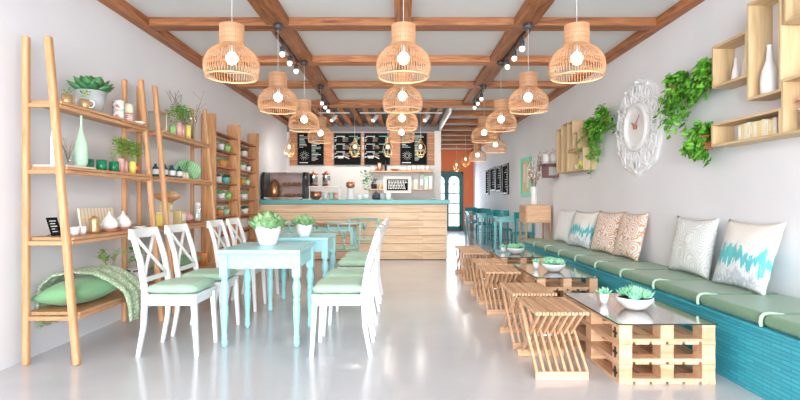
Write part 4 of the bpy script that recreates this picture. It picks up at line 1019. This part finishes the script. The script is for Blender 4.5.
for q in range(12):
    if q % 3: continue
    a = 2*PI*q/12
    for w_ in (-.03, 0, .03): c.bar(ringpt(.385, a+w_, -.056), ringpt(.455, a+w_, -.056), .008, .004, (1, 0, 0))
c.build('numerals', 'grey_ceramic', t)
# seen from the room, +Y is to the left
MB().bar((-.06, 0, 0), (-.06, .075, .06), .026, .005, (1, 0, 0), .008).build('hour_hand', 'copper', t)
MB().bar((-.065, 0, 0), (-.065, -.12, .12), .02, .005, (1, 0, 0), .006).build('minute_hand', 'copper', t)
MB().tube([(-.044, 0, 0), (-.07, 0, 0)], .024, 12).build('hub', 'copper', t)

# hanging plants
def hanging(y, ztop, drop, wy, label, seed, n=260, strands=12, lean=0):
    rr = random.Random(seed); t = thing('hanging_plant', label, 'plant', (RX, y, ztop-.10), 0, 'wall hung trailing plants')
    b = MB(); b.lathe([(.05, -.10), (.07, .0), (.08, .01), (.074, .01), (.045, -.08)], (-.095, 0, 0), 16, cap1=False); b.build('pot', 'terracotta', t)
    MB().box((-.02, -.02, -.06), (0, .02, -.02)).build('wall_bracket', 'black_metal', t)
    f = MB()
    for s_ in range(strands):
        y0 = rr.uniform(-wy, wy)*.5; yb = rr.uniform(-wy, wy); L = drop*rr.uniform(.5, 1.0)*(1 - .35*abs(yb)/wy) * (1 + lean*yb/wy*.6)
        x0 = rr.uniform(-.17, -.04); xe = rr.uniform(-.22, -.03)
        pts = [Vector((-.09, y0*.3, .02)), Vector(((x0-.09)/2, y0, .07+rr.uniform(0, .05))), Vector((x0, (y0+yb)/2, .02)), Vector((xe, yb, -L*.35)), Vector((xe, yb+rr.uniform(-.03, .03), -L+.1))]
        f.tube(pts, .002, 4)
        m_ = int(n/strands*(.4+.6*L/drop)*1.3)
        for q in range(m_):
            u = rr.random()*(len(pts)-1.001); i = int(u); p = pts[i].lerp(pts[i+1], u-i) + Vector((rr.uniform(-.035, .03), rr.uniform(-.05, .05), rr.uniform(-.02, .03)))
            p.x = max(min(p.x, -.012), -.2)
            d = Vector((rr.uniform(-1, .1), rr.uniform(-1, 1), rr.uniform(-1.2, .2))).normalized()
            L_ = rr.uniform(.045, .075)
            if p.x + d.x*L_ > -.004: d.x = -abs(d.x)
            f.flat_leaf(p, d, (-1, rr.uniform(-.4, .4), rr.uniform(.2, .9)), L_, L_*.75)
    f.build('foliage', 'ivy_leaf', t)
hanging(6.62, 2.18, .85, .22, 'long trailing ivy left of the white clock, its longest strand far side', 101, 520, 22, .6)
hanging(6.22, 2.26, .50, .17, 'shorter trailing ivy touching the left edge of the clock', 105, 420, 16, 0)
hanging(4.58, 2.26, .66, .23, 'bushy trailing ivy just right of the white clock', 102, 640, 24, 0)
hanging(4.17, 2.26, .38, .15, 'compact trailing ivy beside the small square wall box', 103, 400, 16, 0)
hanging(4.16, 1.74, .36, .16, 'low trailing ivy beside the long wall box of books', 104, 400, 16, 0)

# wall boxes
BX = 2.47
def wbox(y0, y1, z0, z1, label, depth=RX-BX, th=.018, mat='birch'):
    t = thing('wall_box', label, 'shelf', (RX, (y0+y1)/2, z0), 0, 'open wooden wall boxes'); w = (y1-y0)/2; h = z1-z0; d = depth
    MB().box((-d, -w, 0), (0, w, th)).build('bottom_panel', mat+'_y', t); MB().box((-d, -w, h-th), (0, w, h)).build('top_panel', mat+'_y', t)
    MB().box((-d, -w, th), (0, -w+th, h-th)).build('side_panel', mat+'_z', t); MB().box((-d, w-th, th), (0, w, h-th)).build('side_panel', mat+'_z', t)
wbox(3.565, 3.96, 2.0, 2.33, 'small square wall box holding two thin white vases')
wbox(3.245, 3.56, 1.825, 2.515, 'tall upright wall box holding a large white bottle vase')
wbox(3.245, 3.97, 1.54, 1.72, 'long low wall box holding a row of yellow books')
wbox(2.80, 3.24, 1.54, 1.90, 'wall box at the picture right holding a pink flower pot'.replace('picture', 'far'))
wbox(2.80, 3.22, 2.25, 2.47, 'high wall box with a white vase on top, nearest the camera side'.replace(', nearest the camera side', ' at far right'))
lathed('bottle_vase', [(.026, 0), (.030, .02), (.028, .10), (.014, .17), (.011, .25)], 'porcelain', (2.56, 3.70, 2.018), 'thin white vase in the small wall box, taller one', 'vase')
lathed('bottle_vase', [(.024, 0), (.028, .02), (.024, .08), (.012, .13), (.01, .18)], 'porcelain', (2.55, 3.80, 2.018), 'thin white vase in the small wall box, shorter one', 'vase')
lathed('bottle_vase', [(.045, 0), (.054, .02), (.056, .10), (.046, .17), (.022, .24), (.015, .33), (.022, .345)], 'porcelain', (2.55, 3.45, 1.843), 'large white bottle vase in the tall wall box', 'vase')
lathed('bottle_vase', [(.04, 0), (.05, .05), (.03, .12), (.035, .14)], 'porcelain', (2.545, 3.10, 2.47), 'squat white vase on top of the high wall box', 'vase')
rr = random.Random(12); y = 3.33
principled('book_yellow', (0.78, 0.64, 0.28), 0.6)
bk = ['cream', 'book_yellow', 'paper', 'cream', 'book_yellow']
i = 0
while y < 3.68:
    w_ = rr.uniform(.028, .05); h = rr.uniform(.10, .125)
    t = thing('book', '%s book in the long wall box, number %s from the near end' % (('cream', 'yellow', 'white', 'cream', 'yellow')[i % 5], ('one', 'two', 'three', 'four', 'five', 'six', 'seven', 'eight', 'nine', 'ten', 'eleven', 'twelve', 'thirteen', 'fourteen', 'fifteen', 'sixteen', 'seventeen', 'eighteen', 'nineteen')[i]), 'book', (2.56, y, 1.558), 0, 'books in the long wall box')
    MB().box((-.05, .001, 0), (.05, w_-.001, h)).build('cover', bk[i % 5], t)
    MB().box((-.051, w_*.3, h*.3), (-.05, w_*.7, h*.8)).build('spine_label', bk[(i+2) % 5], t)
    y += w_; i += 1
potted('flower_pot', 'dark pot of pink and white flowers in the right wall box', 'plant', (2.56, 3.10, 1.558), pot_prof(.04, .055, .10), 'black_metal', 'pink_petal', lambda b: (rosette(b, (0, 0, .10), .08, 4, .05, random.Random(3), .1, .1, 9), herb(b, (0, 0, .09), .12, 60, random.Random(5), .04, .07)), soil_z=.09, soil_r=.048)
for (y0, y1, z0, z1, lab) in ((7.66, 7.90, 1.53, 2.22, 'far cluster wall box, tall narrow one farthest away'), (7.40, 7.65, 1.53, 2.27, 'far cluster wall box, tallest one in the middle'), (7.16, 7.39, 1.84, 2.26, 'far cluster wall box, upper one beside the tallest'),
        (6.95, 7.15, 1.84, 2.08, 'far cluster wall box, small upper one nearest the ivy'), (6.75, 7.39, 1.53, 1.83, 'far cluster wall box, wide low one with a yellow cup')): wbox(y0, y1, z0, z1, lab)
lathed('cup', cup_prof(.055, .12), 'yellow_glaze', (2.56, 7.02, 1.548), 'yellow cup in the wide low wall box', 'cup')
lathed('cup', cup_prof(.045, .09), 'cream', (2.56, 7.2, 1.548), 'cream cup in the wide low wall box', 'cup')

# small bracket shelf with pot, mauve box below
t = thing('wall_shelf', 'small brown wall shelf with a mauve cube under it', 'shelf', (RX, 8.45, 1.70))
MB().box((-.26, -.2, 0), (0, .2, .022)).build('board', 'mauve_wood', t); MB().box((-.20, -.16, -.20), (0, .16, 0)).build('cube', 'mauve_wood', t, bevel=.004)
MB().box((-.17, -.164, -.17), (-.03, -.16, -.03)).build('cube_face', 'grey_ceramic', t)
for x, m_, lab in ((2.44, 'dry_flower', 'white pot of dry rust flowers on the small wall shelf, left'), (2.565, 'dry_flower', 'white pot on the small wall shelf, right by the wall')):
    potted('flower_pot', lab, 'plant', (x, 8.35, 1.722), pot_prof(.045, .058, .16), 'porcelain', m_, lambda b: herb(b, (0, 0, .15), .10, 24, random.Random(5), .04, .03), 'pots on the small wall shelf')

# side cabinet with vase
t = thing('side_cabinet', 'light wooden cabinet on thin legs at the far bench end', 'cabinet', (2.17, 8.62, 0))
MB().box((0, 0, .72), (.44, .46, 1.035)).build('body', 'pine_x', t, bevel=.006)
for z in (.74, .89): MB().box((-.012, .03, z), (0, .43, z+.13)).build('drawer', 'oak_y', t, bevel=.003)
MB().box((.02, -.012, .74), (.42, 0, 1.015)).build('door', 'pine_x', t, bevel=.004)
for x in (.0, .41):
    for y in (.01, .42): MB().bar((x+.015+(-.02 if x < .2 else .0), y+.015, 0), (x+.015, y+.015, .72), .022, .022, (0, 1, 0), .03, .03).build('leg', 'oak_z', t)
MB().box((.02, .02, .40), (.42, .44, .425)).build('lower_shelf', 'oak_x', t)
t = thing('flower_vase', 'white vase of dried white and rust flowers on the cabinet', 'vase', (2.37, 8.84, 1.035))
MB().lathe([(.05, 0), (.065, .03), (.06, .12), (.05, .18), (.06, .28), (.055, .32)], seg=16, cap1=False).build('vase', 'porcelain', t)
q = MB(); r_ = random.Random(14); fl = MB()
for i in range(26):
    a = r_.uniform(0, 6.28); l = r_.uniform(.2, .68); e_ = Vector((.10*math.cos(a)+.02, .16*math.sin(a), .3+l)); md_ = Vector((.03*math.cos(a), .03*math.sin(a), .35))
    q.tube([(0, 0, .05), md_, e_], .0025, 4)
    for j in range(9): p = md_.lerp(e_, r_.uniform(.4, 1)) + Vector([r_.uniform(-.025, .025) for _ in range(3)]); fl.flat_leaf(p, [r_.uniform(-1, 1) for _ in range(3)], (r_.uniform(-1, 1), -1, .3), .035, .03)
q.build('stems', 'branch', t); fl.build('flowers', 'dry_flower', t)

# mint framed picture and dark framed menus
t = thing('framed_picture', 'mint green framed yellow picture on the right wall', 'picture frame', (RX, 10.42, 1.19))
b = MB()
for lo, hi in (((-.03, -.42, 0), (0, .42, .08)), ((-.03, -.42, .74), (0, .42, .82)), ((-.03, -.42, .08), (0, -.34, .74)), ((-.03, .34, .08), (0, .42, .74))): b.box(lo, hi)
b.build('frame', 'mint_paint', t); MB().box((-.012, -.34, .08), (0, .34, .74)).build('canvas', 'amber_paint', t)
q = MB(); q.box((-.016, -.2, .18), (-.0121, -.05, .62)).box((-.016, .05, .3), (-.0121, .22, .68)).build('painted_shape', 'cream', t)
for i, (y0, y1, z0, z1) in enumerate(((14.75, 15.25, 1.28, 2.02), (13.72, 14.5, 1.37, 2.04), (12.95, 13.65, 1.34, 2.02), (12.12, 12.78, 1.26, 2.02))):
    t = thing('framed_menu', 'dark framed chalk menu in the passage, %s' % ('farthest of four', 'third from the near end', 'second from the near end', 'nearest of four')[i], 'picture frame', (RX, (y0+y1)/2, z0), 0, 'dark framed menus'); w = (y1-y0)/2; h = z1-z0
    MB().box((-.02, -w, 0), (0, w, h)).build('board', 'slate', t)
    MB().box((-.035, -w, 0), (-.02, w, .05)).box((-.035, -w, h-.05), (-.02, w, h)).box((-.035, -w, .05), (-.02, -w+.05, h-.05)).box((-.035, w-.05, .05), (-.02, w, h-.05)).build('frame', 'black_metal', t)
    q = MB(); rr = random.Random(i)
    for j in range(9): q.box((-.023, -w*.6, .12+j*.06), (-.0201, -w*.6+rr.uniform(.2, 1)*w, .135+j*.06))
    q.build('chalk_lettering', 'chalk', t)

# passage tables and chairs
def make_tall():
    t = thing('bistro_table', '', 'table', (0, 0, 0), 0, 'teal passage tables')
    MB().box((-.28, -.33, .735), (.28, .33, .765)).build('tabletop', 'pale_teal', t, bevel=.005)
    MB().box((-.24, -.29, .66), (.24, .29, .735)).build('apron', 'pale_teal', t)
    for x in (-.24, .24):
        for y in (-.29, .29): MB().bar((x, y, 0), (x, y, .66), .035, .035, (0, 1, 0), .05, .05).build('leg', 'pale_teal', t)
    return t
tt = make_tall(); index_kids()
for i, y in enumerate((10.62, 13.0, 15.4)):
    lab = 'teal passage table against the right wall, %s of three' % nm[i]
    o = tt if i == 0 else dup(tt, (0, 0, 0), 0, lab); o.location = (2.34-.02, y, 0); o['label'] = lab
def make_teal_chair():
    t = thing('cafe_chair', '', 'chair', (0, 0, 0), 0, 'dark teal passage chairs')
    MB().box((-.2, -.2, .44), (.2, .2, .475)).build('seat', 'teal_paint', t, bevel=.01)
    b = MB()
    for i in range(10):
        a0 = R(-60+12*i); a1 = R(-60+12*(i+1)); b.bar((.21*math.sin(a0), -.2*math.cos(a0)+.0, .82), (.21*math.sin(a1), -.2*math.cos(a1), .82), .025, .12, (0, 0, 1))
    b.build('backrest', 'teal_paint', t)
    for x in (-.17, .17):
        MB().bar((x*1.05, .18, 0), (x, .17, .44), .03, .03, (0, 1, 0)).build('front_leg', 'teal_paint', t)
        MB().bar((x*1.05, -.2, 0), (x, -.14, .80), .03, .03, (0, 1, 0)).build('rear_leg', 'teal_paint', t)
    MB().box((-.16, .165, .22), (.16, .18, .24)).build('stretcher', 'teal_paint', t)
    return t
tc_ = make_teal_chair(); index_kids()
pl = [(2.44, 9.98, 0, 'dark teal chair at the near side of the nearest passage table'), (2.3, 11.3, PI, 'dark teal chair behind the nearest passage table'), (2.3, 12.35, 0, 'dark teal chair in front of the middle passage table'),
      (2.3, 13.7, PI, 'dark teal chair behind the middle passage table'), (2.3, 14.75, 0, 'dark teal chair in front of the farthest passage table'), (2.3, 16.1, PI, 'dark teal chair behind the farthest passage table')]
for i, (x, y, rz, lab) in enumerate(pl):
    o = tc_ if i == 0 else dup(tc_, (0, 0, 0), rz, lab); o.location = (x, y, 0); o['label'] = lab
# pot plants on the counter wall shelf
potted('potted_plant', 'leafy plant in a white pot on the countertop', 'plant', (-.66, 9.68, TOPZ), pot_prof(.05, .06, .11), 'porcelain', 'rack_leaf', lambda b: herb(b, (0, 0, .11), .42, 60, random.Random(6), .07, .08), soil_z=.10, soil_r=.05)
potted('potted_plant', 'small plant in a black pot on the lower bar shelf', 'plant', (-.60, Y2, 1.375), pot_prof(.06, .07, .11), 'black_metal', 'dark_leaf', lambda b: herb(b, (0, 0, .11), .12, 40, random.Random(7), .05, .06), soil_z=.10, soil_r=.06)
